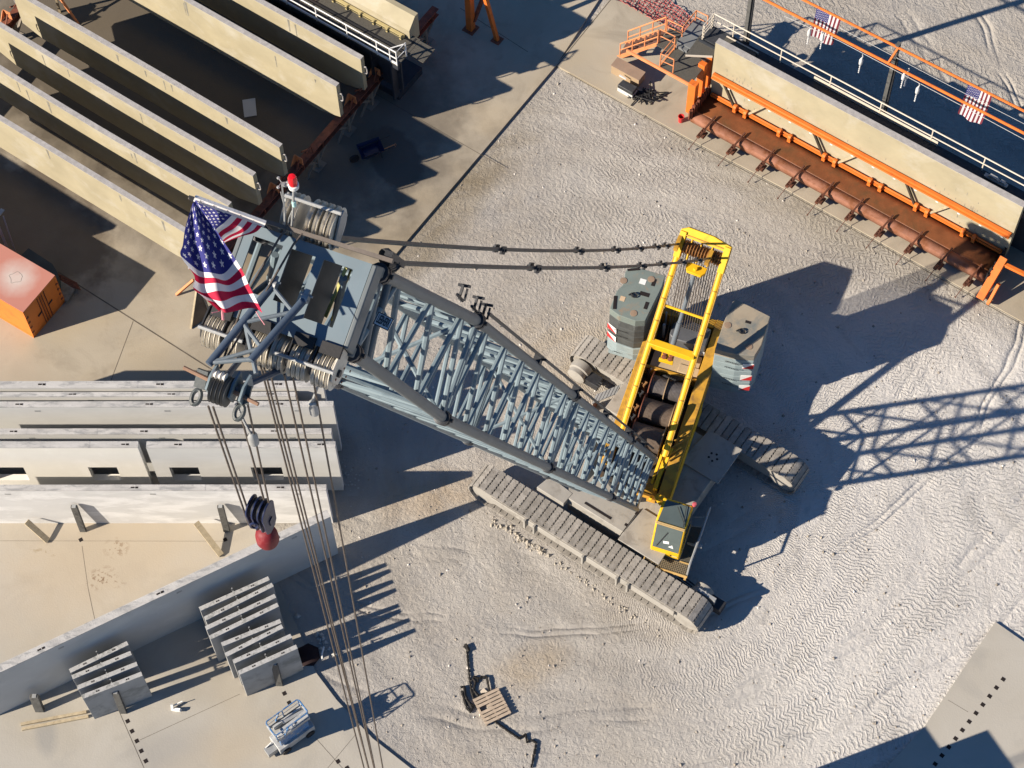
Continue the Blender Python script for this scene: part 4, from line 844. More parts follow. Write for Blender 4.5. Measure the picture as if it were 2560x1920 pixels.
def chain(pts, z, label, r=.045, step=.07, cat="chain"):
    P = [at(x, y, z) for x, y in pts]; m = MB(); rg = random.Random(int(pts[0][0])); acc = []
    for a, b_ in zip(P[:-1], P[1:]):
        n = max(1, int(np.linalg.norm(b_-a)/step))
        for i in range(n): acc.append(a+(b_-a)*i/n)
    for i in range(len(acc)-1):
        d = nrm(acc[i+1]-acc[i]); o_ = np.cross(d, V(0, 0, 1)) if i % 2 else V(0, 0, .5); m.tube(acc[i]-d*.02+o_*.012, acc[i+1]+d*.02-o_*.012, r*rg.uniform(.6, 1.05), n=5)
    return tag(m.build("chain", chainm), label, cat)
cp = lambda x, y: (1120+x*.3468, 1590+y*.3466)
chain([cp(132, 70), cp(138, 110), cp(146, 200), cp(155, 300), cp(170, 400), cp(182, 440), cp(215, 520), cp(262, 560), cp(330, 610), cp(390, 655), cp(440, 690), cp(510, 738), cp(560, 710), cp(568, 765), cp(600, 750), cp(635, 770), cp(622, 850), cp(605, 930), cp(595, 960)], .06, "long black chain running across the pallet and out of the frame")
chain([cp(118, 75), cp(140, 95), cp(128, 62), cp(150, 105), cp(122, 100)], .10, "knotted black chain end with hook above the pallet", .06)
chain([cp(95, 370), cp(118, 365), cp(125, 430), cp(150, 480), cp(185, 505), cp(160, 550), cp(135, 520), cp(115, 460), cp(100, 400), cp(112, 440), cp(140, 530), cp(170, 520), cp(130, 440)], .07, "black sling heap lying left of the pallet", .05, cat="sling")
chain([cp(180, 420), cp(195, 330), cp(178, 310), cp(190, 295), cp(218, 305), cp(215, 330), cp(195, 345)], .06, "looped black sling above the pallet's left corner", .05, cat="sling")
chain([cp(195, 400), cp(215, 428), cp(300, 410), cp(278, 295), cp(245, 295), cp(222, 315)], .09, "black strap with square bend at the pallet's top corner", .05, cat="sling")
m = MB(); m.add([at(*cp(215, 415), .05), at(*cp(255, 375), .05), at(*cp(290, 405), .1), at(*cp(245, 425), .1)], [(0, 1, 2, 3)]); m.add([at(*cp(222, 560), .03), at(*cp(232, 565), .12), at(*cp(226, 585), .04)], [(0, 1, 2)])
tag(m.build("paper_scrap", M("pale card", (.52, .45, .36), .9), smooth=False), "pale card scraps caught at the pallet's top corner", "scrap")
# walls outside the frame at the bottom right that shade the pavement
for k, (a, b_, zt, la) in enumerate((((2316, 1818), (1700, 2030), 4.2, "tall wall outside the frame below the pavement, nearer"), ((2472, 1827), (2360, 1866), 4.2, "tall wall outside the frame below the pavement, farther"))):
    A = at(*a)+SD*(zt/SD[2]); F = frame(V(A[0], A[1], 0), azv(-62), azv(28)); m = MB(); m.bx(F, 0, 7, -.15, .15, 0, zt); m.bx(F, 1, 1.3, .155, 1.4, 0, .2)
    tag(m.build("precast_panel", panelm), la, "panel")
# ================================================================ CRAWLER CRANE
crane = thing("crawler_crane", "big yellow and blue crawler crane with lattice boom standing in the dirt yard", "crane", CC)
TU, TV = azv(-36.2), azv(53.8)                       # along and across the tracks
FT = frame(CC, TU, TV)
BU = azv(69.5); BE = V(math.sin(R(69.5)), -math.cos(R(69.5)), 0)   # upper works: rearwards, and to the east side
K = frame(CC, BU, BE)
# carbody
m = MB(); m.prism(FT, [(-1.5, -2.35), (2.2, -2.35), (2.35, -1.9), (2.3, 2.3), (1.9, 2.45), (-1.5, 2.4), (-1.9, 1.6), (-1.9, -1.6)], .55, 1.45); m.build("carbody", carb, crane, bevel=.02)
m = MB(); m.prism(FT, [(-2.65, -2.62), (-1.5, -2.62), (-1.45, -2.1), (-2.5, -2.0)], 1.2, 1.46); m.prism(FT, [(.85, -2.7), (2.55, -2.7), (2.5, -1.2), (.95, -1.2)], 1.46, 1.52)
m.prism(FT, [(1.0, 1.1), (2.6, 1.1), (2.6, 2.75), (1.2, 2.75)], 1.46, 1.52); m.prism(FT, [(-2.4, 1.4), (-1.2, 1.4), (-1.2, 2.7), (-2.4, 2.7)], 1.2, 1.47); m.build("cover_plate", carb, crane, bevel=.015)
m = MB(); m.bx(FT, .83, .848, -2.6, -1.3, 1.47, 1.525); m.bx(FT, .72, .82, -2.1, -2.0, 1.452, 1.458); m.bx(FT, .80, .9, -1.55, -1.4, 1.521, 1.53); m.bx(FT, -.9, .2, -2.2, -2.12, 1.452, 1.47)
for q in range(5): m.lathe(FT(1.9+.16*math.cos(q*1.257), 1.9+.16*math.sin(q*1.257), 1.52), (0, 0, 1), [(.045, 0), (.045, .006)], 8)
m.build("plate_gap", holem, crane)
m = MB(); m.lathe(CC+V(0, 0, 1.45), (0, 0, 1), [(1.25, 0), (1.25, .28), (1.1, .3)], 40); m.build("slewing_ring", steel, crane)
# tracks
HL, ZT_, RT = 4.28, 1.28, .60; ZM = ZT_-RT
def track(vc, sgn):
    inner = -sgn
    m = MB(); m.bx(FT, -HL+.2, HL-.2, vc-.33, vc+.33, .28, 1.02); m.bx(FT, -HL+.4, HL-.4, vc+sgn*.36-.03, vc+sgn*.36+.15*sgn, .72, 1.10)
    fr_ = m.build("track_frame", carb, crane, bevel=.02)
    for x in (-2.35, -1.95, .12, 1.55, 2.0):
        m = MB(); m.bx(FT, x-.035, x+.035, *sorted((vc+sgn*.34, vc+sgn*.62)), .55, 1.17); m.build("bracket", carb, fr_)
    for e in (-1, 1):
        MB().lathe(FT(e*HL, vc-.40, ZM), TV, [(.1, 0), (RT-.06, .02), (RT-.06, .2), (.3, .22), (.3, .58), (RT-.06, .6), (RT-.06, .78), (.1, .8)], 20).build("end_wheel", carb, fr_)
    m = MB(); e = -1 if sgn > 0 else 1
    dc = FT(e*(HL-.05), vc+inner*.5, ZM); m.lathe(dc, TV*inner, [(.42, 0), (.42, .30), (.36, .34), (.36, .52), (.20, .56), (.05, .57)], 20); drv = m.build("travel_drive", carb, fr_)
    m = MB(); m.bx(frame(dc, TU, TV*inner), -.25, .9, .05, .45, -.3, .1); [m.tube(dc+TU*e*-.3+TV*inner*(.2+.1*q), dc+TU*e*-1.0+TV*inner*(.25+.1*q)+V(0, 0, .1), .03, n=6) for q in range(3)]; m.build("drive_hose", steel, fr_)
    # shoes round the loop
    pitch = .272; per = 2*(2*HL)+2*math.pi*RT; n = int(per/pitch); pitch = per/n; low = MB(); nshoe = 0
    for i in range(n):
        s_ = i*pitch
        if s_ < 2*HL: x, z, a = -HL+s_, ZT_, 0
        elif s_ < 2*HL+math.pi*RT: a = (s_-2*HL)/RT; x, z = HL+RT*math.sin(a), ZM+RT*math.cos(a)
        elif s_ < 4*HL+math.pi*RT: a = math.pi; x, z = HL-(s_-2*HL-math.pi*RT), ZM-RT
        else: a = math.pi+(s_-4*HL-math.pi*RT)/RT; x, z = -HL+RT*math.sin(a), ZM+RT*math.cos(a)
        dx = TU*math.cos(a)-V(0, 0, 1)*math.sin(a); dz = TU*math.sin(a)+V(0, 0, 1)*math.cos(a); Fk = frame(FT(x, vc, z), dx, TV, dz)
        m = low if (a > 2.2 and a < 4.4) else MB()
        p2 = pitch/2
        m.bx(Fk, -p2+.035, p2-.03, -.5, .5, -.05, .0)
        for q in range(8): m.bx(Fk, p2-.031, p2-.004, -.47+q*.125, -.41+q*.125, -.045, -.004)
        m.bx(Fk, -p2+.01, -p2+.036, -.5, .5, -.06, -.03)
        if m is not low:
            m.build("track_shoe", shoem, fr_, smooth=False); nshoe += 1
    lo_ = low.build("lower_shoes", shoem, fr_, smooth=False); lo_["kind"] = "stuff"
track(-3.24, -1); track(3.24, 1)
# churned earth ridges left by the tracks
m = MB(); st = m; rg = random.Random(4); rng = random.Random(8)
for k in range(70):
    u = rg.random(); P = at(1228+ u*140+rg.gauss(0, 4), 1300+u*88+rg.gauss(0, 5), .0); stone(P, rg.uniform(.03, .10))
for k in range(60):
    u = rg.random(); P = at(1380+u*270+rg.gauss(0, 6), 1400+u*190+rg.gauss(0, 6), .0); stone(P, rg.uniform(.02, .07))
tag(m.build("clods", M("clod earth", (.36, .325, .27), .95, var=.2, vs=5, bump=(20, .6)), smooth=False), "clods of churned dirt along the crane's front track", "clods", kind="stuff")
m = MB(); P = at(1516, 985, .75); Fg = frame(P, nrm(at(1548, 966, .75)-at(1490, 990, .75)), nrm(V(.45, .9, 0)))
root = thing("access_step", "small aluminium step leaning by the crane's rear track", "step", V(P[0], P[1], 0))
m.bx(Fg, -.5, .5, -.22, .22, -.03, .0)
for k in range(6): m.bx(Fg, -.46+k*.16, -.40+k*.16, -.21, .21, .002, .015)
m.build("tread_plate", galv, root)
for x in (-.45, .42): m = MB(); m.bx(Fg, x, x+.05, -.2, .2, -.74, -.031); m.build("leg", rust, root)
# ---- upper works
deckdark = M("dark machinery deck", (.045, .04, .035), .8, var=.4, vs=3, dirt=(.16, .085, .02), dirt_at=(.5, .7), ds=2)
m = MB(); m.bx(K, -.9, 6.0, -1.28, 1.35, 1.74, 1.95); m.build("deck", deckdark, crane)
for v0, v1, u0, u1 in ((.98, 1.40, -1.15, 6.1), (-1.30, -.98, -.4, 6.0)):
    m = MB(); m.prism(frame(CC, BU, V(0, 0, 1), BE), [(u0, 1.72), (u1, 1.72), (u1, 2.75), (3.6, 2.75), (2.4, 2.55), (.2, 2.55), (u0, 2.25)], v0, v1); m.build("side_frame", yellow_old, crane, bevel=.015)
m = MB(); m.bx(K, -1.15, 2.9, 1.405, 1.43, 1.5, 2.35); m.bx(K, -.3, .4, -1.34, -1.305, 1.6, 2.5); m.build("side_cover", yellow, crane)
m = MB(); m.bx(K, 5.75, 6.1, -.97, .97, 1.96, 2.7); m.bx(K, 3.55, 3.68, -.97, .97, 1.96, 2.45); m.build("cross_frame", yellow_old, crane, bevel=.015)
tanm = M("dusty tan cover", (.42, .32, .20), .7, var=.12, vs=1.5)
m = MB(); m.bx(K, 3.72, 4.62, -.82, .90, 1.96, 2.38); m.bx(K, 3.75, 4.1, .2, .95, 2.39, 2.42); m.build("engine_cover", tanm, crane, bevel=.02)
m = MB(); m.prism(K, [(4.7, -.25), (4.75, .93), (5.52, .93), (5.66, .0), (5.35, -.45), (4.85, -.45)], 1.96, 2.95); m.build("engine_hood", M("dark grey hood", (.085, .09, .10), .45, var=.15), crane, bevel=.04)
m = MB(); m.tube(K(5.2, -.75, 1.96), K(5.2, -.75, 2.9), .05); m.tube(K(5.6, -.8, 1.96), K(5.6, -.8, 3.1), .035); m.tube(K(4.75, .3, 2.3), K(4.75, .95, 2.45), .10); m.tube(K(4.65, -.4, 2.42), K(4.62, .6, 2.42), .06); m.build("exhaust", galv, crane)
# winches
def winch(u, v0, v1, z, r, mat, flange):
    m = MB(); pr = [(r*.98, 0)]; nn = 26
    for q in range(nn): pr += [(r, (q+.15)/nn*(v1-v0)), (r-.012, (q+.92)/nn*(v1-v0))]
    m.lathe(K(u, v0, z), BE, pr+[(r*.98, v1-v0)], 32); w = m.build("winch_drum", mat, crane)
    for f in flange:
        m = MB(); m.lathe(K(u, f, z), BE, [(r*.5, 0), (r+.14, .003), (r+.14, .03), (r*.5, .033)], 36); m.build("drum_flange", rust if f < 0 else M("tan flange", (.34, .24, .14), .6), w)
winch(3.02, -.55, .70, 2.25, .40, M("grey wound rope", (.12, .11, .11), .5, metal=.3, var=.25, vs=8), (-.56, .02, .70))
winch(1.98, -.55, .55, 2.22, .46, ropedrum, (-.58, .55))
winch(.95, -.60, .50, 2.20, .46, ropedrum, (-.62, .50))
for k, u in enumerate((.35, .7, 1.3, 1.7, 2.3, 2.7, 3.3)):
    m = MB(); rg = random.Random(k); m.path([K(u, -.72, 2.0), K(u+.1, -.76, 2.45), K(u+.22, -.70, 2.5), K(u+.34, -.78, 2.35)], .045, 6); m.path([K(u+.1, -.85, 2.0), K(u+.16, -.83, 2.52), K(u+.3, -.88, 2.2)], .035, 6)
    m.build("hydraulic_hose", M("rusty hose", (.20, .10, .035), .7, var=.4, vs=5) if k % 2 else black, crane)
m = MB()
for k in range(6): m.path([K(3.4, -.3+.05*k, 2.42), K(3.3-.03*k, -.1+.08*k, 2.72+.03*k), K(3.5, .3+.06*k, 2.5), K(3.6, .55, 2.4)], .028, 6)
m.build("hose_loop", black, crane)
m = MB(); m.bar(K(-.9, .82, 2.2), K(2.3, .80, 2.75), .14, .22); m.bar(K(-.7, .62, 2.0), K(1.0, .70, 2.7), .09, .16); m.bar(K(-1.2, .75, 1.9), K(.6, .95, 2.7), .10, .14); m.build("mast_backstop", yellow, crane, bevel=.01)
m = MB()
for k in range(4): m.tube(K(.1+k*.28, .95, 2.62), K(.5+k*.28, 1.25, 2.66), .035, n=6)
m.bx(K, -1.1, -.5, .2, .9, 1.5, 2.1); m.build("front_fittings", yellow_old, crane)
# gantry mast of two round legs
ZMT = 7.55; ml0, mr0 = K(.25, -.92, 2.62), K(.25, .80, 2.62)
mtl, mtr = at(1709, 590, ZMT), at(1817, 630, ZMT)
for k, (a, b_) in enumerate(((ml0, mtl), (mr0, mtr))):
    m = MB(); m.tube(a, b_, .115, n=14); d = nrm(b_-a); Lg = np.linalg.norm(b_-a)
    leg = m.build("mast_leg", yellow, crane)
    for q in range(9):
        p = a+d*Lg*(q+.6)/9.4; MB().lathe(p, d, [(.118, 0), (.128, .005), (.128, .045), (.118, .05)], 14).build("clamp_ring", M("clamp yellow", (.35, .19, .01), .6), leg)
    for q in range(5): o_ = nrm(np.cross(d, V(0, 0, 1))); MB().tube(a+o_*.05*(q-2)+V(0, 0, .11), b_+o_*.05*(q-2)+V(0, 0, .11), .012, n=5).build("service_line", yellow_old, leg)
def onmast(u, z=None):
    p, q = ml0+(mtl-ml0)*u, mr0+(mtr-mr0)*u; return p, q
m = MB(); p, q = onmast(.49); m.bar(p, q, .26, .30); m.build("mast_beam", yellow, crane, bevel=.015)
m = MB(); p, q = onmast(.675); m.tube(p, q, .05); m.build("mast_beam", yellow, crane)
md = nrm((mtl-ml0)+(mtr-mr0)); mx_ = nrm(mtr-mtl); mz_ = np.cross(mx_, md); Fm = frame((mtl+mtr)/2, mx_, md, mz_ if mz_[2] > 0 else -mz_); hw = float(np.linalg.norm(mtr-mtl))/2
m = MB(); m.bx(Fm, -hw-.13, -hw+.10, -.75, .18, -.14, .16); m.bx(Fm, hw-.10, hw+.13, -.75, .18, -.14, .16); m.prism(Fm, [(-hw-.13, .0), (hw+.13, .0), (hw+.13, .22), (.25, .36), (-hw+.1, .36), (-hw-.13, .22)], -.10, .10)
for v in (-.45, -.1, .3): m.bx(Fm, v-.02, v+.02, -.72, .0, -.15, .12)
m.build("mast_head", yellow, crane, bevel=.012)
m = MB(); m.bx(Fm, -hw+.1, hw-.1, -.36, -.30, .13, .16); m.bx(Fm, -hw+.05, hw-.05, .06, .10, .105, .14); m.build("keeper_bar", yellow_old, crane)
rsheave = M("rusty sheave", (.22, .10, .03), .6, var=.3, vs=6)
for k in range(13):
    x = -hw+.17+k*(2*hw-.34)/12; MB().lathe(Fm(x-.03, -.32, -.02), mx_, [(.08, 0), (.26, .0), (.23, .018), (.23, .038), (.26, .055), (.08, .055)], 20).build("mast_sheave", rsheave, crane)
lowS = K(5.55, 0, 3.0)
for k in range(16):
    x = -hw+.15+k*(2*hw-.30)/15; p = Fm(x, -.30, -.05); q = K(5.15, -.60+k*.09, 2.15); MB().tube(p, q, .017, n=5).build("luffing_rope", rope, crane)
for k in range(7): MB().lathe(K(5.15, -.62+k*.2, 2.1), BE, [(.06, 0), (.24, 0), (.21, .02), (.21, .05), (.24, .07), (.06, .07)], 18).build("luffing_sheave", rsheave, crane)
# mast cylinder
ca_, cb_ = at(1738, 678, 6.6), K(4.15, -.2, 2.9)
m = MB(); m.tube(cb_, cb_+(ca_-cb_)*.38, .10, n=14); m.tube(cb_+(ca_-cb_)*.36, ca_, .075, n=14); m.build("mast_cylinder", M("cylinder grey", (.16, .19, .22), .4, metal=.2), crane)
m = MB(); Fc = frame(ca_, mx_, nrm(np.cross(V(0, 0, 1), mx_))); m.prism(Fc, [(-.36, .0), (-.26, -.16), (.26, -.16), (.36, .0), (.36, .22), (-.36, .22)], -.03, .09); m.lathe(ca_+V(0, 0, .09), (0, 0, 1), [(.07, 0), (.07, .1)], 10); m.build("cylinder_yoke", yellow, crane, bevel=.01)
m = MB(); Fy = frame(K(3.98, -.23, 3.05), BE, -BU, V(0, 0, 1)); m.prism(Fy, [(-.22, .25), (-.24, .0), (-.05, -.40), (.06, -.42), (.22, 0), (.24, .25)], -.03, .05); m.bx(Fy, -.26, .26, .25, .34, -.1, .08)
m.build("pin_bracket", yellow, crane, bevel=.01)
m = MB(); [m.lathe(Fy(x, y, .05), (0, 0, 1), [(.07, 0), (.09, .01), (.09, .05), (.03, .06)], 12) for x, y in ((-.12, .02), (.13, .05), (.0, -.28), (-.11, .2), (.12, .22))]; m.build("pin", rust, crane)
# counterweights : two stacks of slabs on the tail tray
m = MB(); m.bx(K, 4.3, 6.1, -2.55, 2.7, 1.30, 1.48); m.build("ballast_tray", cwlight, crane)
pl_ = [(6.18, -2.54), (6.37, -2.3), (6.37, -1.88), (6.36, -1.15), (5.89, -1.12), (4.36, -1.27), (4.22, -1.6), (4.26, -2.23), (4.42, -2.62), (5.21, -2.60), (5.5, -2.48), (5.75, -2.48), (5.96, -2.55)]
pr_ = [(6.24, 1.46), (6.12, 2.03), (5.93, 2.88), (4.71, 2.90), (4.22, 2.80), (4.06, 2.2), (4.02, 1.40), (5.16, 1.38)]
def stack(poly, side):
    zs = [1.49+.40*k for k in range(8)]; cx = sum(a for a, _ in poly)/len(poly); cy = sum(b_ for _, b_ in poly)/len(poly)
    for k in range(7):
        f = (1.03 if k < 2 else 1.0) if side < 0 else 1.0; q = [(cx+(a-cx)*f, cy+(b_-cy)*f) for a, b_ in poly]; m = MB(); m.prism(K, q, zs[k]+.006, zs[k+1]-.006)
        mat = (cwtop if k == 6 else cwlight if k < 2 else cwdark) if side < 0 else (M("worn brown ballast top", (.30, .255, .19), .75, var=.12, vs=1.2, dirt=(.15, .165, .16), dirt_at=(.5, .66), ds=.9) if k == 6 else cwlight)
        s_ = m.build("ballast_slab", mat, crane, bevel=.02, smooth=False)
        if side > 0 and k in (1, 2, 4, 5) or side < 0 and k in (3, 4, 0): 
            mk = MB()
            for q in range(9): mk.bx(K, min(a for a, b_ in poly)-.012, min(a for a, b_ in poly)-.003, cy-.3+q*.06, cy-.265+q*.06, zs[k]+.17, zs[k]+.21)
            mk.build("stamp_mark", steel, s_)
    top = zs[7]; m = MB()
    if side < 0:
        for (u, v, w, h) in ((5.95, -1.45, .13, .3), (4.95, -1.42, .13, .3), (5.38, -1.62, .35, .16)): m.bx(K, u-h/2, u+h/2, v-w/2, v+w/2, top-.004, top+.004)
        m.bar(K(4.45, -2.45, top+.004), K(4.98, -2.58, top+.004), .12, .012); m.bar(K(6.15, -2.5, top+.004), K(6.33, -2.1, top+.004), .10, .01)
    else: m.bx(K, 5.4, 5.5, 2.1, 2.3, top-.004, top+.005)
    m.build("lifting_pocket", holem, crane)
    m = MB()
    for u, v in (((5.68, -2.5), (6.05, -1.58), (4.5, -1.75)) if side < 0 else ((5.1, 1.55), (4.5, 2.5))): m.lathe(K(u, v, top-.01), (0, 0, 1), [(.13, 0), (.13, .02), (.11, .022)], 14)
    m.build("lug", M("rusty lug", (.26, .185, .13), .8), crane)
    m = MB(); c0 = K(5.2, -1.95, top) if side < 0 else K(5.0, 2.1, top); m.path([c0+V(.1*math.cos(a), .1*math.sin(a), .05) for a in np.linspace(0, 6.0, 12)], .025, 6); m.path([c0+V(-.2, .02, .03), c0+V(-.1, .06, .08), c0+V(-.05, -.05, .06)], .03, 6); m.build("lifting_shackle", black, crane)
    if side < 0:
        m = MB(); m.bx(K, 5.75, 5.97, -1.95, -1.72, top-.003, top+.004); m.build("sticker", white, crane); m = MB(); m.bx(K, 4.85, 5.05, -2.40, -2.22, top-.003, top+.004); m.build("sticker", M("tan sticker", (.50, .37, .24), .8), crane)
stack(pl_, -1); stack(pr_, 1)
def hazard(p, du, dv, w, h):
    m = MB(); m.hexa([p, p+du*w, p+du*w-dv*.0, p+dv*h, p+du*w*.0+dv*h, p+dv*h, p+dv*h, p+dv*h]) if False else None
    n_ = nrm(np.cross(du, dv)); m.add([p-n_*.01, p+du*w-n_*.01, p+du*w+dv*h-n_*.01, p+dv*h-n_*.01, p+n_*.01, p+du*w+n_*.01, p+du*w+dv*h+n_*.01, p+dv*h+n_*.01], [(0, 1, 2, 3), (4, 5, 6, 7), (0, 1, 5, 4), (1, 2, 6, 5), (2, 3, 7, 6), (3, 0, 4, 7)])
    o = m.build("hazard_plate", white, crane); m = MB(); m.add([p+n_*.013, p+du*w*.5+n_*.013, p+dv*h+n_*.013] if False else [p+n_*.013, p+dv*h+n_*.013, p+du*w+n_*.013], [(0, 1, 2)]); m.add([p-n_*.013, p+dv*h-n_*.013, p+du*w-n_*.013], [(0, 1, 2)]); m.build("red_triangle", redp, o, smooth=False)
for z in (2.35, 2.95): hazard(K(4.41, -2.655, z), nrm(K(4.2, -2.2, 0)-K(4.41, -2.655, 0)), V(0, 0, 1), .42, .34)
for z in (1.75, 2.5, 3.35): hazard(K(4.205, 2.83, z), nrm(K(4.06, 2.3, 0)-K(4.205, 2.83, 0)), V(0, 0, 1), .40, .34)
# ---- cab
FC = frame(CC, -BU, BE)                               # x forwards, y east
c0, c1, f0 = 1.27, 2.34, 1.42
prof = [(f0, 1.25), (2.80, 1.25), (2.86, 1.75), (2.42, 3.0), (f0+.06, 3.06), (f0, 2.9)]
m = MB(); Fp_ = frame(CC, -BU, V(0, 0, 1), BE); m.prism(Fp_, prof, c0, c1); cab = m.build("cab", yellow, crane, bevel=.05)
fd2 = nrm(V(2.42-2.86, 3.0-1.75, 0)); 
def fpt(s, y, out=.012):                              # on the windscreen
    x, z = 2.86+(2.42-2.86)*s, 1.75+(3.0-1.75)*s; return FC(x+out*.94, y, z+out*.33)
m = MB(); m.add([fpt(.08, c0+.07), fpt(.08, c1-.07), fpt(.93, c1-.07), fpt(.93, c0+.07)], [(0, 1, 2, 3)]); m.build("windscreen", glass, cab, smooth=False)
rp = lambda x, y, o=.01: FC(x, y, 3.06-(x-f0-.06)/(2.42-f0-.06)*.06+o)
m = MB(); m.add([rp(2.36, c0+.07), rp(2.36, c1-.06), rp(1.55, c1-.06), rp(1.55, c0+.12)], [(0, 1, 2, 3)]); m.build("roof_window", glass, cab, smooth=False)
m = MB(); m.add([FC(1.55, c1+.008, 1.75), FC(2.70, c1+.008, 1.75), FC(2.36, c1+.008, 2.85), FC(1.55, c1+.008, 2.85)], [(0, 1, 2, 3)]); m.build("side_window", glass, cab, smooth=False)
m = MB(); m.path([rp(2.42, c0+.02, .03), rp(2.42, c1-.02, .03)], .025, 6); m.path([fpt(.98, c0+.03, .03), fpt(.98, c1-.03, .03)], .03, 6); m.build("window_bar", M("tan bar", (.42, .30, .14), .6), cab)
m = MB(); m.path([rp(2.35, c1-.1, .05), rp(1.6, c1-.22, .06), rp(1.55, c1-.5, .05)], .014, 5); m.path([rp(2.3, c1-.05, .05), rp(1.7, c1-.5, .07)], .012, 5); m.path([fpt(.15, c0+.2, .03), fpt(.75, c0+.5, .035)], .012, 5); m.build("wiper", black, cab)
m = MB(); m.bx(frame(fpt(.3, c0+.45, .006), BE, fpt(.4, 0, 0)-fpt(.3, 0, 0)), 0, .2, 0, .9, .0, .0) if False else m.add([fpt(.30, c0+.42, .016), fpt(.33, c0+.62, .016), fpt(.42, c0+.60, .016), fpt(.39, c0+.40, .016)], [(0, 1, 2, 3)]); m.add([fpt(.22, c0+.60, .016), fpt(.2, c0+.80, .016), fpt(.32, c0+.74, .016)], [(0, 1, 2)]); m.build("paper", white, cab, smooth=False)
m = MB(); m.lathe(FC(f0+.02, c1+.02, 3.07), (0, 0, 1), [(.075, 0), (.08, .06), (.07, .12), (.02, .13)], 16); m.build("beacon", M("faded red beacon", (.50, .10, .12), .4), cab)
m = MB(); m.bx(FC, f0-.15, f0+.05, c0-.3, c0-.01, 2.5, 2.75); m.bar(FC(f0-.05, c0-.32, 2.7), FC(f0+.3, c0-.02, 2.9), .12, .06); m.build("cab_bracket", yellow, cab, bevel=.02)
m = MB(); m.bx(FC, 2.845, 2.862, c0+.72, c0+.78, 1.52, 1.58); m.build("badge", black, cab)
m = MB(); m.bx(FC, 2.845, 2.86, c0+.79, c0+.98, 1.53, 1.57); m.build("badge", M("brand strip", (.62, .52, .30), .5), cab)
MB().path([FC(1.45, c1+.02, 2.3), FC(1.3, c1+.22, 2.3), FC(1.5, c1+.28, 2.05)], .035, 6).build("hose", M("rusty hose"), cab) if False else None
gr = M("walkway mesh", (.075, .07, .055), .8, var=.3, vs=30, bump=(70, 1.0))
m = MB(); m.bx(FC, 2.81, 3.28, c0-.10, c1+.42, 1.18, 1.20); m.bx(FC, f0-.1, 2.80, c1+.02, c1+.42, 1.18, 1.20); m.build("cab_walkway", gr, crane)
m = MB()
for k in range(24): y = c0-.08+k*.066; m.bx(FC, 2.84, 3.26, y, y+.012, 1.203, 1.22)
for k in range(7): m.bx(FC, 2.86+k*.064, 2.87+k*.064, c0-.08, c1+.40, 1.203, 1.215)
m.build("walkway_bars", M("worn bars", (.30, .24, .15), .7), crane)
m = MB(); m.bx(FC, 3.28, 3.33, c0-.12, c1+.44, 1.14, 1.24); m.bx(FC, 2.82, 3.28, c0-.14, c0-.10, 1.14, 1.24); m.bx(FC, 2.80, 2.84, c1+.02, c1+.42, 1.16, 1.24)
for y in (c0-.08, c0+.72, c1+.38): m.bx(FC, 3.31, 3.42, y-.04, y+.04, 1.13, 1.2)
m.build("walkway_edge", M("edge tan", (.55, .36, .13), .6, var=.15), crane)
m = MB(); P = [FC(3.2, c1+.42, 1.2), FC(3.15, c1+.44, 1.95), FC(2.0, c1+.47, 1.98), FC(.85, c1+.49, 2.02)]; m.path(P, .04, 6); m.bar(FC(2.3, c1+.46, 1.9), FC(.9, c1+.49, 1.9), .03, .12); m.tube(FC(1.6, c1+.44, 1.2), FC(1.6, c1+.47, 1.98), .025, n=6); m.tube(FC(1.25, c1+.05, 1.7), FC(1.2, c1+.48, 1.9), .02, n=6); m.tube(FC(1.6, c1+.05, 1.7), FC(1.6, c1+.48, 1.9), .02, n=6); m.build("handrail", galv, crane)
m = MB(); m.bx(FC, 2.1, 2.25, c1+.36, c1+.62, 1.5, 1.62); m.bar(FC(2.15, c1+.1, 1.4), FC(2.2, c1+.4, 1.55), .05, .10); m.build("step", galv, crane)
m = MB(); P = at(1728, 1448, .9); Fs2 = frame(P, TU, TV); m.path([FT(HL+.1, -2.6, 1.0), FT(HL+.2, -2.55, 1.12), FT(HL+.1, -2.5, 1.2)], .03, 6); m.bx(FT, HL-.15, HL+.55, -2.62, -2.5, .4, 1.15); m.build("track_guard", galv, crane)
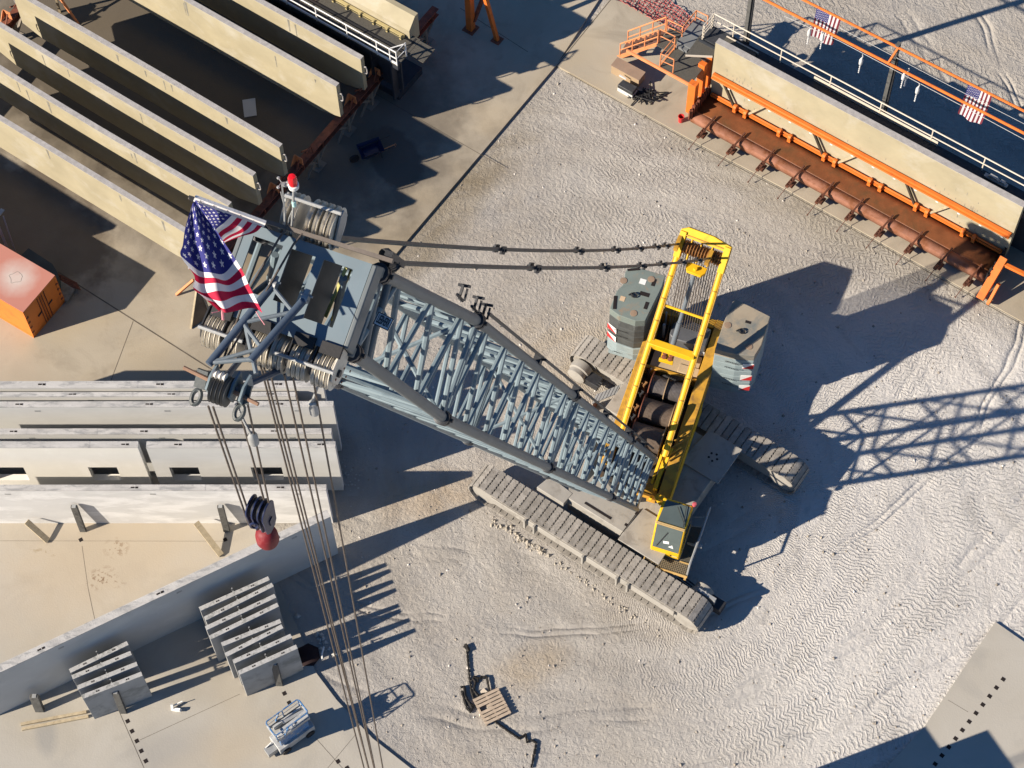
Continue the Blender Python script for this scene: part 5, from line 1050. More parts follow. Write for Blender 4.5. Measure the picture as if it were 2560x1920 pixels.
# ================================================================ BOOM
OB = V(3.69235954, 31.61835074, 2.3); bz, be = R(-113.05216633), R(66.45398009)
bh = V(math.cos(bz), math.sin(bz), 0); bl_ = V(-bh[1], bh[0], 0); ba = bh*math.cos(be)+V(0, 0, math.sin(be)); bn = -bh*math.sin(be)+V(0, 0, math.cos(be))
BP = lambda t, la, n_: OB + ba*t + bl_*la + bn*n_
BWd, BDd = 2.1, 1.863; HWb, HDb = BWd/2, BDd/2
def section(t0, t1, w0, w1, d0, d1, bays, rc=.105, rd=.052):
    root_m = MB()                                      # lacing is the body of the section; chords are its parts
    W_ = lambda t: w0+(w1-w0)*(t-t0)/(t1-t0); D_ = lambda t: d0+(d1-d0)*(t-t0)/(t1-t0)
    P = lambda t, i, j: BP(t, i*W_(t), j*D_(t))
    for k in range(bays):
        a, b_ = t0+(t1-t0)*k/bays+.12, t0+(t1-t0)*(k+1)/bays-.0; mid = (a+b_)/2
        for i in (-1, 1):                              # side faces
            root_m.tube(P(a, i, -1), P(mid, i, 1), rd, n=7); root_m.tube(P(mid+.08, i, 1), P(b_, i, -1), rd, n=7)
        for j in (-1, 1):                              # top and bottom faces
            root_m.tube(P(a, -1, j), P(mid, 1, j), rd, n=7); root_m.tube(P(mid+.08, 1, j), P(b_, -1, j), rd, n=7)
    for i, j, i2, j2 in ((-1, -1, 1, 1), (-1, 1, 1, -1)): root_m.tube(P(t0+.3, i, j), P(t0+.35, i2, j2), rd*.9, n=6)
    for t in (t0+.10, t1-.10):
        for i in (-1, 1): root_m.tube(P(t, i, -1), P(t, i, 1), rd, n=7); root_m.tube(P(t, -1, i), P(t, 1, i), rd, n=7)
    body = root_m.build("boom_section", boomblue, crane)
    for i in (-1, 1):
        for j in (-1, 1):
            ch = MB().tube(P(t0+.02, i, j), P(t1-.02, i, j), rc, n=14).build("chord", shadegrey if i > 0 else boomblue, body)  # east chords take the shaded copy of the boom paint
    for i in (-1, 1):
        for j in (-1, 1):
            c = P(t1, i, j); m = MB(); m.lathe(c-ba*.16, ba, [(.09, 0), (.15, .02), (.15, .12), (.06, .14), (.06, .18), (.15, .2), (.15, .30), (.09, .32)], 10); m.tube(c-bl_*.2, c+bl_*.2, .04, n=8); m.build("joint_lug", steel, body)
    return body
T1_, T2_, T3_, TF = 8.873, 22.356, 35.765, 1.0
section(T1_, T2_, HWb, HWb, HDb, HDb, 6); section(T2_, T3_, HWb, HWb, HDb, HDb, 6)
sec_foot = section(TF, T1_, HWb, HWb, HDb, HDb, 4)
sec_top = section(T3_, 42.85, HWb, .97, HDb, .62, 3)
# foot end frame and pivot lugs
m = MB()
m.bar(BP(TF, HWb+.0, -HDb), BP(TF, HWb, HDb), .16, .10, bl_); m.bar(BP(TF, -HWb, -HDb), BP(TF, -HWb, HDb), .16, .10, bl_); m.bar(BP(TF, -HWb, HDb), BP(TF, HWb, HDb), .14, .10, bn); m.bar(BP(TF, -HWb, -HDb), BP(TF, HWb, -HDb), .14, .10, bn)
for i in (-1, 1): m.add([BP(TF, i*HWb-.05, -HDb), BP(TF, i*HWb-.05, HDb), BP(-.1, i*.9-.05, .18), BP(-.1, i*.9-.05, -.18), BP(TF, i*HWb+.05, -HDb), BP(TF, i*HWb+.05, HDb), BP(-.1, i*.9+.05, .18), BP(-.1, i*.9+.05, -.18)], [(0, 1, 2, 3), (4, 7, 6, 5), (0, 4, 5, 1), (1, 5, 6, 2), (2, 6, 7, 3), (3, 7, 4, 0)])
m.build("boom_foot", boomblue, crane)
# stub brackets and the folded pendant on the upper chord
m = MB()
for t in (37.6, 35.3, 36.2): 
    c = BP(t, HWb*.97, HDb+.12); m.bar(c, c+bn*.26+ba*.06, .07, .04, bl_); m.bar(c+bl_*.10, c+bl_*.08+bn*.22, .035, .035, ba); m.bar(c+bn*.24-bl_*.1, c+bn*.27+bl_*.12, .05, .05, ba); m.tube(c-ba*.3+bn*.02, c+ba*.25+bn*.05, .03, n=6)
for t in (28.7, 22.4, 16.0, 10.2, 5.5): c = BP(t, HWb, HDb+.1); m.bx(frame(c, ba, bl_, bn), -.15, .15, -.06, .10, -.05, .16); m.tube(c-bl_*.15, c+bl_*.2+bn*.1, .03, n=6)
m.build("pendant_bracket", steel, crane)
P = [BP(t, HWb+.10, HDb+.22) for t in (35.5, 28, 20, 12, 3.0)]; MB().path(P, .035, 6).build("stowed_pendant", pend, crane)
# ---- boom head
head = thing("boom_head", "", "", BP(43.3, 0, 0)); del head["label"]; del head["category"]; head.parent = crane; head.location = Vector(BP(43.3, 0, 0)-WL[crane.name])
HT = 43.5; Hf = frame(BP(HT, 0, 0), bl_, bn, ba)
headblue = M("head plate blue", (.15, .195, .225), .4, var=.07, vs=1.5, dirt=(.13, .185, .22), dirt_at=(.55, .75), ds=2, bump=(5, .04))
# face plate pierced by three windows
out = (-1.0, .98, -.72, .66); wn_ = [(-.86, -.38, -.30, .50), (-.25, .14, -.30, .50), (.27, .74, -.40, .50)]
xs = sorted({out[0], out[1]} | {w[0] for w in wn_} | {w[1] for w in wn_}); ys = sorted({out[2], out[3]} | {w[2] for w in wn_} | {w[3] for w in wn_}); m = MB()
vid = {}; 
for iz, z in enumerate((-.04, .0)):
    for i, x in enumerate(xs):
        for j, y in enumerate(ys): vid[(i, j, iz)] = len(m.v); m.v.append(tuple(Hf(x, y, z)))
solid = lambda i, j: 0 <= i < len(xs)-1 and 0 <= j < len(ys)-1 and not any(w[0] <= xs[i] < w[1] and w[2] <= ys[j] < w[3] for w in wn_)
for i in range(len(xs)-1):
    for j in range(len(ys)-1):
        if not solid(i, j): continue
        q = [(i, j), (i+1, j), (i+1, j+1), (i, j+1)]
        m.f.append([vid[(a, b_, 1)] for a, b_ in q]); m.f.append([vid[(a, b_, 0)] for a, b_ in q][::-1]); m.k += [0, 0]
        for (di, dj), (e0, e1) in (((0, -1), (q[0], q[1])), ((1, 0), (q[1], q[2])), ((0, 1), (q[2], q[3])), ((-1, 0), (q[3], q[0]))):
            if not solid(i+di, j+dj): m.f.append([vid[(*e0, 0)], vid[(*e1, 0)], vid[(*e1, 1)], vid[(*e0, 1)]]); m.k.append(0)
m.build("face_plate", headblue, head)
m = MB()
for x0, x1 in ((.98, 1.06), (-1.08, -1.0)): m.prism(frame(BP(HT, 0, 0), bn, ba, bl_), [(-.66, -.42), (.70, -.42), (.66, .0), (-.62, .0)], x0, x1)
m.bx(Hf, -1.0, .98, .60, .66, -.42, -.041); m.build("side_plate", shadegrey, head, bevel=.02)
m = MB()
for x in (-.31, .185): m.prism(frame(BP(HT, 0, 0), bn, ba, bl_), [(-.95, -1.25), (.60, -1.25), (.56, -.041), (-.60, -.041)], x-.02, x+.02)
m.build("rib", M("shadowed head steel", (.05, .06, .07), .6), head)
m = MB(); [m.tube(BP(HT-1.5, x, -.5), BP(HT-.15, x+.25, .35), .06, n=8) for x in (-.75, -.1, .35)]; [m.tube(BP(HT-1.3, x, .5), BP(HT-.5, x-.3, -.4), .05, n=8) for x in (-.5,)]; m.tube(BP(HT-1.4, -.9, .1), BP(HT-1.4, .9, .1), .06, n=8); m.build("inner_brace", boomblue, head)
m = MB(); m.tube(Hf(.62, .5, -.3), Hf(.40, -.25, -1.0), .02, n=6); m.tube(Hf(.70, .48, -.3), Hf(.48, -.25, -1.0), .02, n=6); m.bar(Hf(.60, .5, -.1), Hf(.44, -.26, -.5), .05, .02); m.build("yellow_strap", M("yellow strap", (.35, .33, .10), .6), head)
m = MB(); m.bx(frame(BP(42.0, 0, 0), bl_, bn, ba), .95, 1.06, .54, .70, .5, 1.1); m.bx(frame(BP(42.0, 0, 0), bl_, bn, ba), .95, 1.06, -.70, -.54, .5, 1.1); m.tube(BP(42.85, .95, .6), BP(42.3, 1.0, -.65), .07, n=8); m.tube(BP(42.3, .97, .66), BP(42.0, .99, -.68), .07, n=8); m.build("end_casting", shadegrey, head, bevel=.03)
# main sheaves
SCn = -.99; ST = 43.25
groups = [(-1.10, 4), (-.74, 3), (-.34, 4), (-.02, 3), (.28, 4), (.66, 4)]
for g0, n_ in groups:
    for k in range(n_):
        MB().lathe(BP(ST, g0+k*.075, SCn), bl_, [(.06, 0), (.12, .004), (.25, .004), (.285, .0), (.245, .020), (.245, .034), (.285, .058), (.25, .054), (.12, .054), (.06, .058)], 28).build("sheave", sheavem, head)
MB().tube(BP(ST, -1.22, SCn), BP(ST, 1.02, SCn), .06, n=12).build("sheave_shaft", steel, head)
for x in (-1.13, -.80, -.40, -.06, .24, .62, .965):
    m = MB(); m.prism(frame(BP(ST, 0, SCn), bn, ba, bl_), [(-.16, -.2), (-.05, -.28), (.30, -.30), (.36, .1), (.30, .24), (.0, .30), (-.16, .15)], x-.012, x+.012); m.build("cheek_plate", steel if x != .965 else sheavem, head)
for a0, a1, nn_, tt in ((-1.16, -.45, -1.02, ST+.31), (.05, 1.0, -1.02, ST+.31)): MB().tube(BP(tt, a0, nn_), BP(tt, a1, nn_), .03, n=8).build("rope_keeper", galv, head)
for x in (-.9, -.25, .42, .84): m = MB(); m.bx(Hf, x-.16, x+.16, -.80, -.62, -.02, .06); m.build("dark_cover", black, head)
m = MB(); [m.lathe(BP(ST+.1-.12*k, 1.0, SCn+.10*((k % 3)-1)), bl_, [(.02, 0), (.02, .012)], 8) for k in range(6)]; m.build("bolt", rust, head)
# rear guide sheaves
GT = 43.35; GN = 1.0
for x in (-.52, -.38, -.14, -.02, .10, .20): MB().lathe(BP(GT, x, GN), bl_, [(.06, 0), (.12, .006), (.25, .008), (.33, 0), (.275, .02), (.275, .05), (.33, .07), (.25, .062), (.12, .064), (.06, .07)], 32).build("guide_sheave", sheavem, head)
for x in (-.58, .30): m = MB(); m.prism(frame(BP(GT, 0, GN), bn, ba, bl_), [(-.25, -.22), (.10, -.12), (.25, -.08), (.27, .16), (.15, .20), (-.28, .0)], x-.014, x+.014); m.build("cheek_plate", galv, head)
MB().tube(BP(GT+.26, -.58, GN+.2), BP(GT+.26, .32, GN+.2), .03, n=8).build("rope_keeper", galv, head)
for la_, n0 in ((-.32, .9), (-.08, .85)): MB().path([BP(GT+.3, la_, n0), BP(43.75, la_-.08, .55), BP(43.85, la_-.22, -.35), BP(44.1, -.45, -1.5)], .018, 6).build("guide_rope", rope, head)
# cross bar over the rear edge, beacon and wind sensor
MB().bar(BP(HT+.15, -1.93, .72), BP(HT+.15, 1.30, .78), .10, .06, bn).build("cross_bar", M("brown bar", (.12, .10, .085), .6, var=.2), head)
def up(px, py): # point on the plane through the cross bar that faces the camera
    return at_plane(px, py, BP(HT+.15, -.5, .75), nrm(V(-.2, -1.0, .0)))
b0, b1, b2, b3 = up(733, 590), up(735, 512), up(735, 470), up(733, 436)
m = MB(); m.tube(up(726, 600), up(733, 520), .018, n=6); m.tube(up(733, 520), up(734, 470), .022, n=6); m.build("beacon_stand", galv, head)
ux = nrm(b3-b2); 
MB().lathe(b2, V(0, 0, 1), [(.05, 0), (.075, .02), (.08, .09), (.07, .1)], 18).build("beacon_base", white, head)
MB().lathe(b2+V(0, 0, .1), V(0, 0, 1), [(.062, 0), (.066, .05), (.064, .15), (.05, .19), (.01, .20)], 18).build("beacon_lens", lens, head)
m = MB(); q = up(735, 509); m.lathe(q-V(0, 0, .06), V(0, 0, 1), [(.03, 0), (.035, .02), (.03, .05), (.036, .07), (.03, .12)], 10); m.build("cable_gland", M("pale teal", (.42, .66, .64), .5), head)
a0_, a1_ = up(712, 595), up(705, 462); m = MB(); m.tube(a0_, up(712, 530), .02, n=6); m.bar(up(712, 530), a1_, .05, .02); m.path([up(702, 480), up(714, 530), up(712, 590)], .008, 5); m.path([up(733, 520), up(722, 545), up(716, 590)], .008, 5); m.build("sensor_stand", galv, head)
m = MB()
for a in (0, 2.1, 4.2): 
    e = a1_+V(.09*math.cos(a), .09*math.sin(a), .06); m.tube(a1_+V(0, 0, .06), e, .007, n=5); m.lathe(e-V(0, 0, .02), V(0, 0, 1), [(.005, -.005), (.022, .005), (.026, .02), (.015, .04)], 8)
m.bar(a1_, a1_+V(.12, -.02, .0), .04, .04); m.build("wind_sensor", galv, head)
# name plate between the chords
sp0, sp1, sp3 = at_plane(947, 779, BP(43.05, 0, 0), ba), at_plane(985, 798, BP(43.05, 0, 0), ba), at_plane(937, 811, BP(43.05, 0, 0), ba)
sx, sy = sp1-sp0, sp0-sp3; sw, sh_ = np.linalg.norm(sx), np.linalg.norm(sy); sx, sy = nrm(sx), nrm(sy-nrm(sx)*np.dot(sy, nrm(sx))); sz = np.cross(sx, sy); sc_ = (sp0+sp1)/2-sy*sh_/2
m = MB(); m.bx(frame(sc_, sx, sy, sz), -sw/2, sw/2, -sh_/2, sh_/2, -.03, 0); plate = m.build("name_plate", white, head, bevel=.008)
m = MB(); Fs3 = frame(sc_, sx, sy, sz)
for x0, x1, y0, y1 in ((-sw/2, sw/2, sh_/2-.012, sh_/2), (-sw/2, sw/2, -sh_/2, -sh_/2+.012), (-sw/2, -sw/2+.012, -sh_/2, sh_/2), (sw/2-.012, sw/2, -sh_/2, sh_/2)): m.bx(Fs3, x0, x1, y0, y1, .002, .006)
m.build("plate_border", black, plate)
def text(s, size, mat, parent, o, x, y, z, ext=.003, name="lettering", squeeze=1.0):
    cu = bpy.data.curves.new("txt", 'FONT'); cu.body = s; cu.size = size; cu.align_x = 'CENTER'; cu.align_y = 'CENTER'; cu.extrude = ext; cu.offset = size*.018
    ob = bpy.data.objects.new("txt", cu); COL.objects.link(ob); dg = bpy.context.evaluated_depsgraph_get(); me = bpy.data.meshes.new_from_object(ob.evaluated_get(dg)); bpy.data.objects.remove(ob)
    mb = MB(); mb.add([np.asarray(o)+x*(v.co.x*squeeze)+y*v.co.y+z*v.co.z for v in me.vertices], [tuple(p.vertices) for p in me.polygons]); return mb.build(name, mat, parent, smooth=False, normals=False)
text("LIEBHERR", sh_*.92, black, plate, sc_+sz*.004, sx, sy, sz, squeeze=sw*.92/(sh_*.92*5.0))
# auxiliary jib at the front of the head
JT = 44.0; jl, jr = BP(43.75, -.24, -.10), BP(43.75, .28, -.14); tipl, tipr = BP(44.25, -.55, -1.55), BP(44.2, -.02, -1.62); tip = BP(44.2, -.28, -1.78)
jib = MB().tube(jl, BP(44.2, -.60, -1.50), .06, n=10).tube(jr, BP(44.2, -.03, -1.25), .06, n=10).build("jib", jibblue, head)
def mj(u, s): return (jl+(BP(44.2, -.60, -1.50)-jl)*u) if s < 0 else (jr+(BP(44.2, -.03, -1.25)-jr)*u)
m = MB()
for (u0, u1) in ((.02, .22), (.48, .22), (.48, .80), (.98, .80)): m.tube(mj(u0, -1), mj(u1, 1), .032, n=8)
m.tube(mj(.45, -1), BP(44.1, .08, -1.40), .035, n=8); m.tube(mj(.98, -1), mj(.98, 1), .035, n=8); m.build("jib_brace", M("jib brace grey", (.13, .16, .185), .5), jib)
m = MB(); m.tube(BP(43.2, .15, -1.2), BP(44.15, -.12, -1.72), .05, n=8); m.tube(BP(43.2, -.5, -1.25), BP(44.15, -.35, -1.72), .05, n=8); m.build("jib_stay", jibblue, jib)
for s in (jl, jr): m = MB(); m.lathe(s-bl_*.05, bl_, [(.07, 0), (.07, .1)], 10); m.bar(s, s+bn*.14, .07, .07); m.tube(s+bn*.05-bl_*.08, s+bn*.05+bl_*.1, .018, n=6); m.build("jib_pin", galv, jib)
ts = BP(44.15, -.42, -1.78)
for k in range(4): MB().lathe(ts+bl_*(k*.065), bl_, [(.05, 0), (.20, 0), (.225, .0), (.19, .015), (.19, .032), (.225, .047), (.05, .047)], 26).build("tip_sheave", M("tip sheave grey", (.12, .12, .115), .5, metal=.2, var=.2), jib)
for x in (-.5, -.14, .02): m = MB(); m.prism(frame(BP(44.15, 0, -1.7), bn, ba, bl_), [(-.20, -.15), (.12, -.28), (.26, .0), (.05, .12), (-.15, .10)], x-.016, x+.016); m.build("tip_cheek", boomblue, jib)
m = MB()
for k in range(3): m.lathe(BP(44.32, -.45+k*.07, -1.60), bl_, [(.02, 0), (.07, .0), (.045, .02), (.045, .04), (.07, .06), (.02, .06)], 16)
m.build("guide_roller", M("white roller", (.66, .63, .58), .5), jib)
MB().tube(BP(44.15, -.95, -1.66), BP(44.15, .28, -1.80), .032, n=8).build("tip_shaft", M("rusty brown pin", (.22, .13, .085), .6), jib)
for x in (-.66, .02):
    c = BP(44.05, x, -1.9); m = MB(); m.bar(BP(44.15, x, -1.60), c+bn*.04, .05, .17, bl_); m.path([c+bn*.0+bl_*.0+bn*(-.11*math.cos(a))+bn*-.10+bl_*(.065*math.sin(a)) for a in np.linspace(-.1, 6.2, 16)], .034, 7, cap=False); m.build("lifting_ring", M("ring grey", (.06, .07, .072), .5), jib)
# ---- pendants from the head back to the mast
def pendant(p0, p1, sag, links):
    n = 24; pts = [p0+(p1-p0)*i/n-V(0, 0, 4*sag*(i/n)*(1-i/n)) for i in range(n+1)]; o = MB().path(pts, .042, 4).build("pendant_bar", pend, crane)
    for u in links:
        i = u*n; c = pts[int(i)]+(pts[min(n, int(i)+1)]-pts[int(i)])*(i-int(i)); d = nrm(pts[min(n, int(i)+1)]-pts[int(i)]); x_ = nrm(np.cross(d, V(0, 0, 1))); y_ = np.cross(x_, d)
        m = MB(); F_ = frame(c, d, x_, y_)
        for s in (-.075, .075): m.bx(F_, -.20, .20, s-.02, s+.02, -.085, .085)
        for e in (-.12, .12): m.tube(F_(e, -.13, 0), F_(e, .13, 0), .035, n=8)
        m.tube(F_(.12, -.13, 0), F_(.12, -.2, -.06), .012, n=5); m.build("connector", steel, o)
    return o
ML = lambda px, py: at(px, py, ZMT+.05)
hb1, hb2 = BP(42.95, -.03, .86), BP(42.75, 1.06, .84)
pendant(hb1, ML(1694, 610), .42, (.30, .53, .675, .785, .875, .93)); pendant(hb2, ML(1772, 646), .35, (.26, .47, .62, .72, .83, .93))
for p in (ML(1694, 610), ML(1772, 646)): m = MB(); m.bx(frame(p, nrm(V(*(hb1-p)[:2], 0)), nrm(np.cross(V(0, 0, 1), V(*(hb1-p)[:2], 0)))), -.3, .25, -.07, .07, -.09, .09); m.build("pendant_eye", yellow_old, crane)
m = MB()
for k in range(4): c = BP(42.9-.16*k, .95, .84+.0*k); m.lathe(c, nrm(hb2-c+ba*.01+bn*.1), [(.05, 0), (.15, .01), (.15, .09), (.05, .1)], 12)
m.bx(frame(BP(42.6, 1.05, .9), ba, bl_, bn), -.4, .5, -.06, .06, -.04, .06); m.build("pendant_anchor", steel, head)
# ---- hoist ropes
down = V(0, 0, -1)
tops = [(-.16, -1.26), (-.10, -1.27), (-.02, -1.26), (.22, -1.26), (.36, -1.26), (.70, -1.26)]
hook0 = at(1082, 2560, 3.0)
cen = BP(ST, .26, -1.27)
bot = V(cen[0], cen[1], 3.2)
bpix = [(910, 1920), (921, 1920), (922, 1920), (935, 1920), (937, 1920), (957, 1920)]
for k, ((la, nn_), bp) in enumerate(zip(tops, bpix)):
    p = BP(ST, la, nn_-.005)
    # rope plane: keep its depth plumb, end where the block hangs below the frame
    q = at_plane(bp[0], bp[1], p, nrm(V(p[0]*0, 1, 0))); e = p+(q-p)*(1+ (q[2]-3.2)/(p[2]-q[2])); MB().tube(p, e, .0165, n=6).build("hoist_rope", rope, crane)
m = MB(); c = at_plane(784, 1020, BP(ST, .70, -1.27), V(0, 1, 0)); m.path([BP(ST-.2, .70, -1.25), c+V(0, 0, .2)], .022, 6); m.build("limit_chain", galv, crane)
MB().lathe(c-V(0, 0, .16), V(0, 0, 1), [(.03, 0), (.075, .01), (.075, .22), (.05, .27), (.06, .33), (.03, .36)], 12).build("limit_weight", galv, crane)
# whip line, hook block and headache ball
wpts = [(535, 1024), (523, 1022), (595, 1013), (619, 1009)]; wp = [at_plane(x, y, BP(44.1, -.3, -1.95), V(0, 1, 0)) for x, y in wpts]
zb = at_plane(650, 1280, BP(44.1, -.3, -1.95), V(0, 1, 0))
BC = V(zb[0], zb[1], zb[2])
we = [at_plane(x, y, BC, V(0, 1, 0)) for x, y in ((634, 1318), (622, 1312), (660, 1249), (672, 1256))]
for a, b_ in zip(wp, we): MB().tube(a+(a-b_)*.02, b_, .0165, n=6).build("whip_rope", rope, crane)
c = at_plane(631, 1090, BC, V(0, 1, 0)); P = [BP(44.1, -.05, -1.9), (BP(44.1, -.05, -1.9)+c)/2-V(0, 0, .25), c]; m = MB()
for i in range(26): u = i/25; p = P[0]*(1-u)**2+2*P[1]*u*(1-u)+P[2]*u*u; m.tube(p-V(.01, 0, .02), p+V(.01, 0, .02), .014, n=5)
m.build("limit_chain", galv, crane); MB().lathe(c-V(0, 0, .22), V(0, 0, 1), [(.03, 0), (.08, .01), (.08, .22), (.05, .28), (.03, .32)], 12).build("limit_weight", galv, crane)
blk = thing("hook_block", "dark navy hook block with red ball hanging from the crane's whip line", "hook block", BC-V(0, 0, .9))
hx = nrm(bl_); hy = np.cross(V(0, 0, 1), hx)
for k, s in enumerate((-.14, -.04, .06, .15)):
    m = MB(); F_ = frame(BC+hx*s, hy, V(0, 0, 1), hx); pr = [(.20*math.cos(a), .20*math.sin(a)+.12) for a in np.linspace(-.25, math.pi+.25, 14)]+[(-.16, -.42), (-.08, -.52), (.08, -.52), (.16, -.42)]; m.prism(F_, pr, -.014, .014); m.build("cheek_plate", navy, blk, bevel=.006)
for s in (-.10, 0.0, .09): MB().lathe(BC+hx*s+V(0, 0, .12), hx, [(.04, 0), (.17, 0), (.15, .015), (.15, .025), (.17, .04), (.04, .04)], 22).build("sheave", steel, blk)
m = MB(); m.path([BC+hx*.0-hy*.23+V(.06*math.cos(a), 0, .09*math.sin(a)-.05) for a in np.linspace(0, 6.28, 14)], .02, 6, cap=False); m.bx(frame(BC+hx*.17, hy, V(0, 0, 1), hx), -.05, .05, -.3, -.12, .0, .012); m.build("side_shackle", navy, blk)
m = MB(); m.lathe(BC-V(0, 0, .62), V(0, 0, 1), [(.03, -.06), (.06, -.04), (.06, .08), (.03, .12)], 12); m.bx(frame(BC-V(0, 0, .66), hx, hy), -.09, .09, -.03, .03, -.04, .03); m.build("swivel", galv, blk)
MB().lathe(BC-V(0, 0, 1.20), V(0, 0, 1), [(.02, 0), (.12, .015), (.17, .07), (.19, .14), (.185, .32), (.165, .42), (.11, .48), (.05, .50)], 28).build("ball", ballred, blk)
# ---- big flag tied along the cross bar
A_, B2 = up(487, 498)+ba*.22, up(661, 557)+ba*.22; fdir = nrm(B2-A_); fn_ = nrm(ba-bh*.42); fn_ = nrm(fn_-fdir*np.dot(fn_, fdir))
fp = lambda x, y, off=0.0: at_plane(x, y, A_+fn_*off, fn_)
fm = flagmat("flag cloth big", sx=1.02, canton_s=7/13, red=(.50, .008, .05), blue=(.030, .032, .20))
fm2 = flagmat("flag cloth upper", sx=.62, canton_s=7/13, red=(.50, .008, .05), blue=(.030, .032, .20))
flag = thing("flag", "large tattered striped flag tied to the bar on the boom head", "flag", fp(560, 790))
rows = [[(489, 503), (513, 530), (560, 600), (610, 690), (622, 728), (655, 786)]]
ctrl = [  # hoist parameter runs down, columns go from the right fold to the left free edge
 [(490, 500, .05), (488, 502, .04), (486, 505, .02), (484, 506, .05), (482, 508, .0)],
 [(520, 545, .16), (507, 550, .05), (494, 556, .18), (478, 560, .02), (464, 566, .10)],
 [(555, 598, .20), (532, 604, .06), (508, 612, .22), (480, 618, .03), (457, 612, .14)],
 [(590, 650, .22), (560, 684, .05), (528, 682, .24), (496, 676, .02), (452, 640, .18)],
 [(608, 680, .20), (572, 706, .04), (540, 700, .22), (502, 700, .05), (486, 690, .12)],
 [(622, 712, .20), (580, 730, .03), (545, 730, .22), (510, 735, .06), (483, 720, .12)],
 [(640, 748, .18), (596, 748, .03), (560, 766, .2), (530, 750, .06), (505, 740, .12)],
 [(656, 782, .16), (628, 770, .02), (566, 782, .18), (556, 772, .08), (548, 778, .12)]]
sv = [0, .17, .36, .54, .66, .78, .89, 1.0]
grid = [[fp(*q) for q in r] for r in ctrl]; uvs = [[(.98-.96*i/4, s_*.999) for i in range(5)] for s_ in sv]
def fine(grid, uvs, n=4):
    """refine a control net with Catmull-Rom so folds are round"""
    def cr(p, t):
        i = min(int(t), len(p)-2); u = t-i; P = [p[max(i-1, 0)], p[i], p[i+1], p[min(i+2, len(p)-1)]]
        return .5*((2*P[1])+(-P[0]+P[2])*u+(2*P[0]-5*P[1]+4*P[2]-P[3])*u*u+(-P[0]+3*P[1]-3*P[2]+P[3])*u**3)
    g = np.array([[list(p)+list(w) for p, w in zip(r, q)] for r, q in zip(grid, uvs)], float); a = np.array([[cr(r, t) for t in np.linspace(0, len(r)-1, (len(r)-1)*n+1)] for r in g]); a = a.transpose(1, 0, 2)
    a = np.array([[cr(r, t) for t in np.linspace(0, len(r)-1, (len(r)-1)*n+1)] for r in a]).transpose(1, 0, 2)
    return [[p[:3] for p in r] for r in a], [[(min(max(p[3], .001), 1.0), min(max(p[4], .001), .999)) for p in r] for r in a]
g_, u_ = fine(grid, uvs, 6); sheet("front_fold", g_, u_, fm, flag, sub=0)
ctrl2 = [[(487, 498, .02), (530, 513, .0), (578, 530, .02), (620, 544, .0), (661, 557, .02)], [(486, 515, -.06), (520, 535, -.10), (556, 552, -.04), (598, 572, -.12), (640, 580, -.03)], [(485, 540, -.12), (512, 560, -.14), (535, 572, -.08), (566, 590, -.14), (600, 592, -.10)], [(485, 570, -.18), (505, 590, -.16), (528, 600, -.14), (548, 608, -.16), (562, 606, -.14)]]
g_, u_ = fine([[fp(*q) for q in r] for r in ctrl2], [[(.03+.28*j, .01+.98*i/4) for i in range(5)] for j in range(4)], 6); sheet("upper_fold", g_, u_, fm2, flag, sub=0)
ctrl3 = [[(455, 640, -.02), (470, 640, -.06), (486, 645, -.02)], [(468, 655, -.02), (480, 660, -.08), (490, 668, -.02)], [(470, 672, .0), (480, 676, -.05), (489, 684, .0)]]
g_, u_ = fine([[fp(*q) for q in r] for r in ctrl3], [[(.9, .56+.1*j+.05*i) for i in range(3)] for j in range(3)], 4); sheet("loose_corner", g_, u_, fm2, flag, sub=0)
m = MB(); m.bar(fp(486, 495, .05), fp(663, 560, .05), .05, .11, fn_); m.build("hem", M("flag hem white", (.72, .70, .68), .7), flag)
m = MB(); [m.tube(fp(500+33*k, 499+11.2*k, .08), fp(503+33*k, 506+11.2*k, .08), .007, n=5) for k in range(5)]; m.bx(frame(fp(482, 498, .04), fdir, fn_), -.05, .04, -.02, .02, -.06, .06); m.build("hem_tie", steel, flag)
m = MB(); m.path([fp(640, 778, .1), fp(650, 795, .1), fp(662, 812, .1)], .007, 5); m.path([fp(556, 772, .1), fp(558, 800, .1)], .02, 5); m.path([fp(548, 778, .1), fp(530, 782, .1)], .008, 5); m.build("torn_strip", M("flag strip pink", (.60, .25, .28), .8), flag)

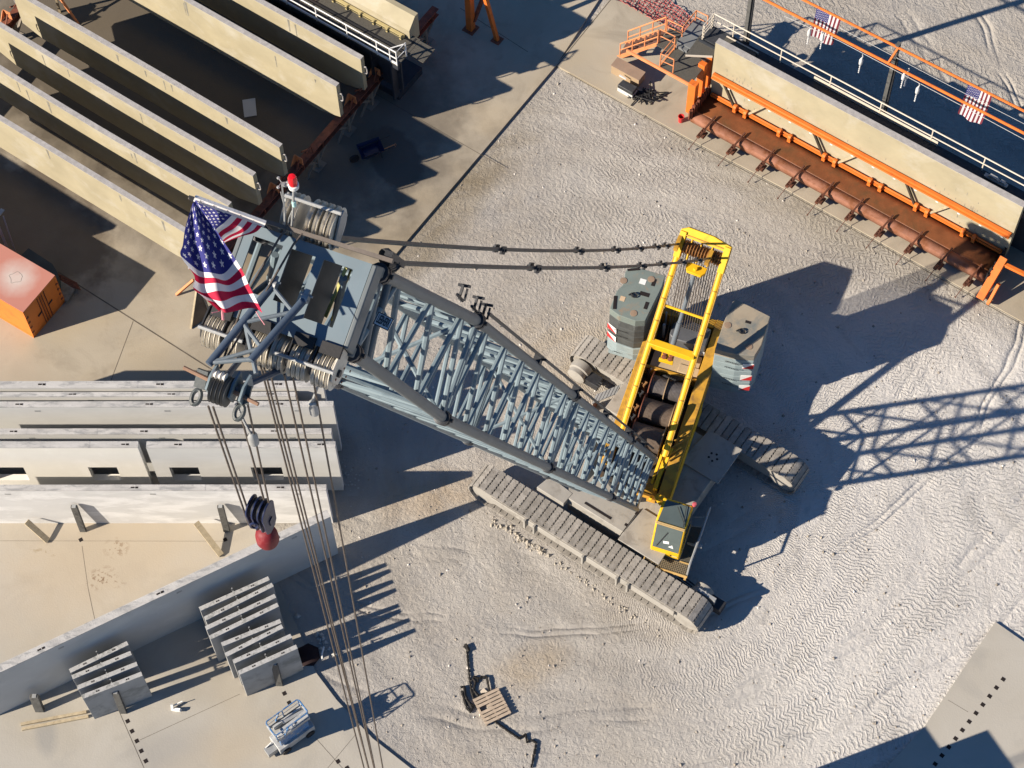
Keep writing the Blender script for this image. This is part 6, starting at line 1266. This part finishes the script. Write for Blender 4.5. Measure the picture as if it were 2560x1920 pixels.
# ================================================================ separate pieces become parts of their own
SKIP = {"lettering", "stamp_mark", "walkway_bars", "gravel", "rubble", "clods", "chain", "deck_joint", "debris_netting", "lower_shoes", "boom_section", "plate_border", "paper", "body_pattern", "web", "top_edge", "slab", "apron", "pad", "pavement", "ground", "tag_plates", "cable_pile", "badge", "luffing_rope", "track_shoe", "end_plate", "scratch_ring", "paper_scrap", "steel_bars"}
def split_loose(o):
    me = o.data; n = len(me.vertices); par = list(range(n))
    def find(a):
        while par[a] != a: par[a] = par[par[a]]; a = par[a]
        return a
    for e in me.edges:
        a, b = find(e.vertices[0]), find(e.vertices[1])
        if a != b: par[a] = b
    isl = {}
    for i in range(n): isl.setdefault(find(i), []).append(i)
    if len(isl) < 2 or len(isl) > 400: return
    co = np.empty(n*3); me.vertices.foreach_get("co", co); co = co.reshape(-1, 3); keys = list(isl); bb = [(co[isl[k]].min(0)-.02, co[isl[k]].max(0)+.02) for k in keys]
    g = list(range(len(keys)))
    def fg(a):
        while g[a] != a: a = g[a]
        return a
    for i in range(len(keys)):
        for j in range(i):
            if (bb[i][0] <= bb[j][1]).all() and (bb[j][0] <= bb[i][1]).all(): g[fg(i)] = fg(j)
    groups = {}
    for i, k in enumerate(keys): groups.setdefault(fg(i), []).extend(isl[k])
    if not 2 <= len(groups) <= 30: return
    gs = list(groups.values()); base = o.name.split(".")[0]
    for q in gs[1:]:
        c = o.copy(); c.data = me.copy(); COL.objects.link(c); c.name = base
        keep = set(q); bm = bmesh.new(); bm.from_mesh(c.data); bm.verts.ensure_lookup_table(); bmesh.ops.delete(bm, geom=[v for v in bm.verts if v.index not in keep], context='VERTS'); bm.to_mesh(c.data); bm.free()
    keep = set(gs[0]); bm = bmesh.new(); bm.from_mesh(me); bm.verts.ensure_lookup_table(); bmesh.ops.delete(bm, geom=[v for v in bm.verts if v.index not in keep], context='VERTS'); bm.to_mesh(me); bm.free()
for o in list(COL.objects):
    if o.type == 'MESH' and o.parent is not None and not o.get("kind") and o.name.split(".")[0] not in SKIP: split_loose(o)
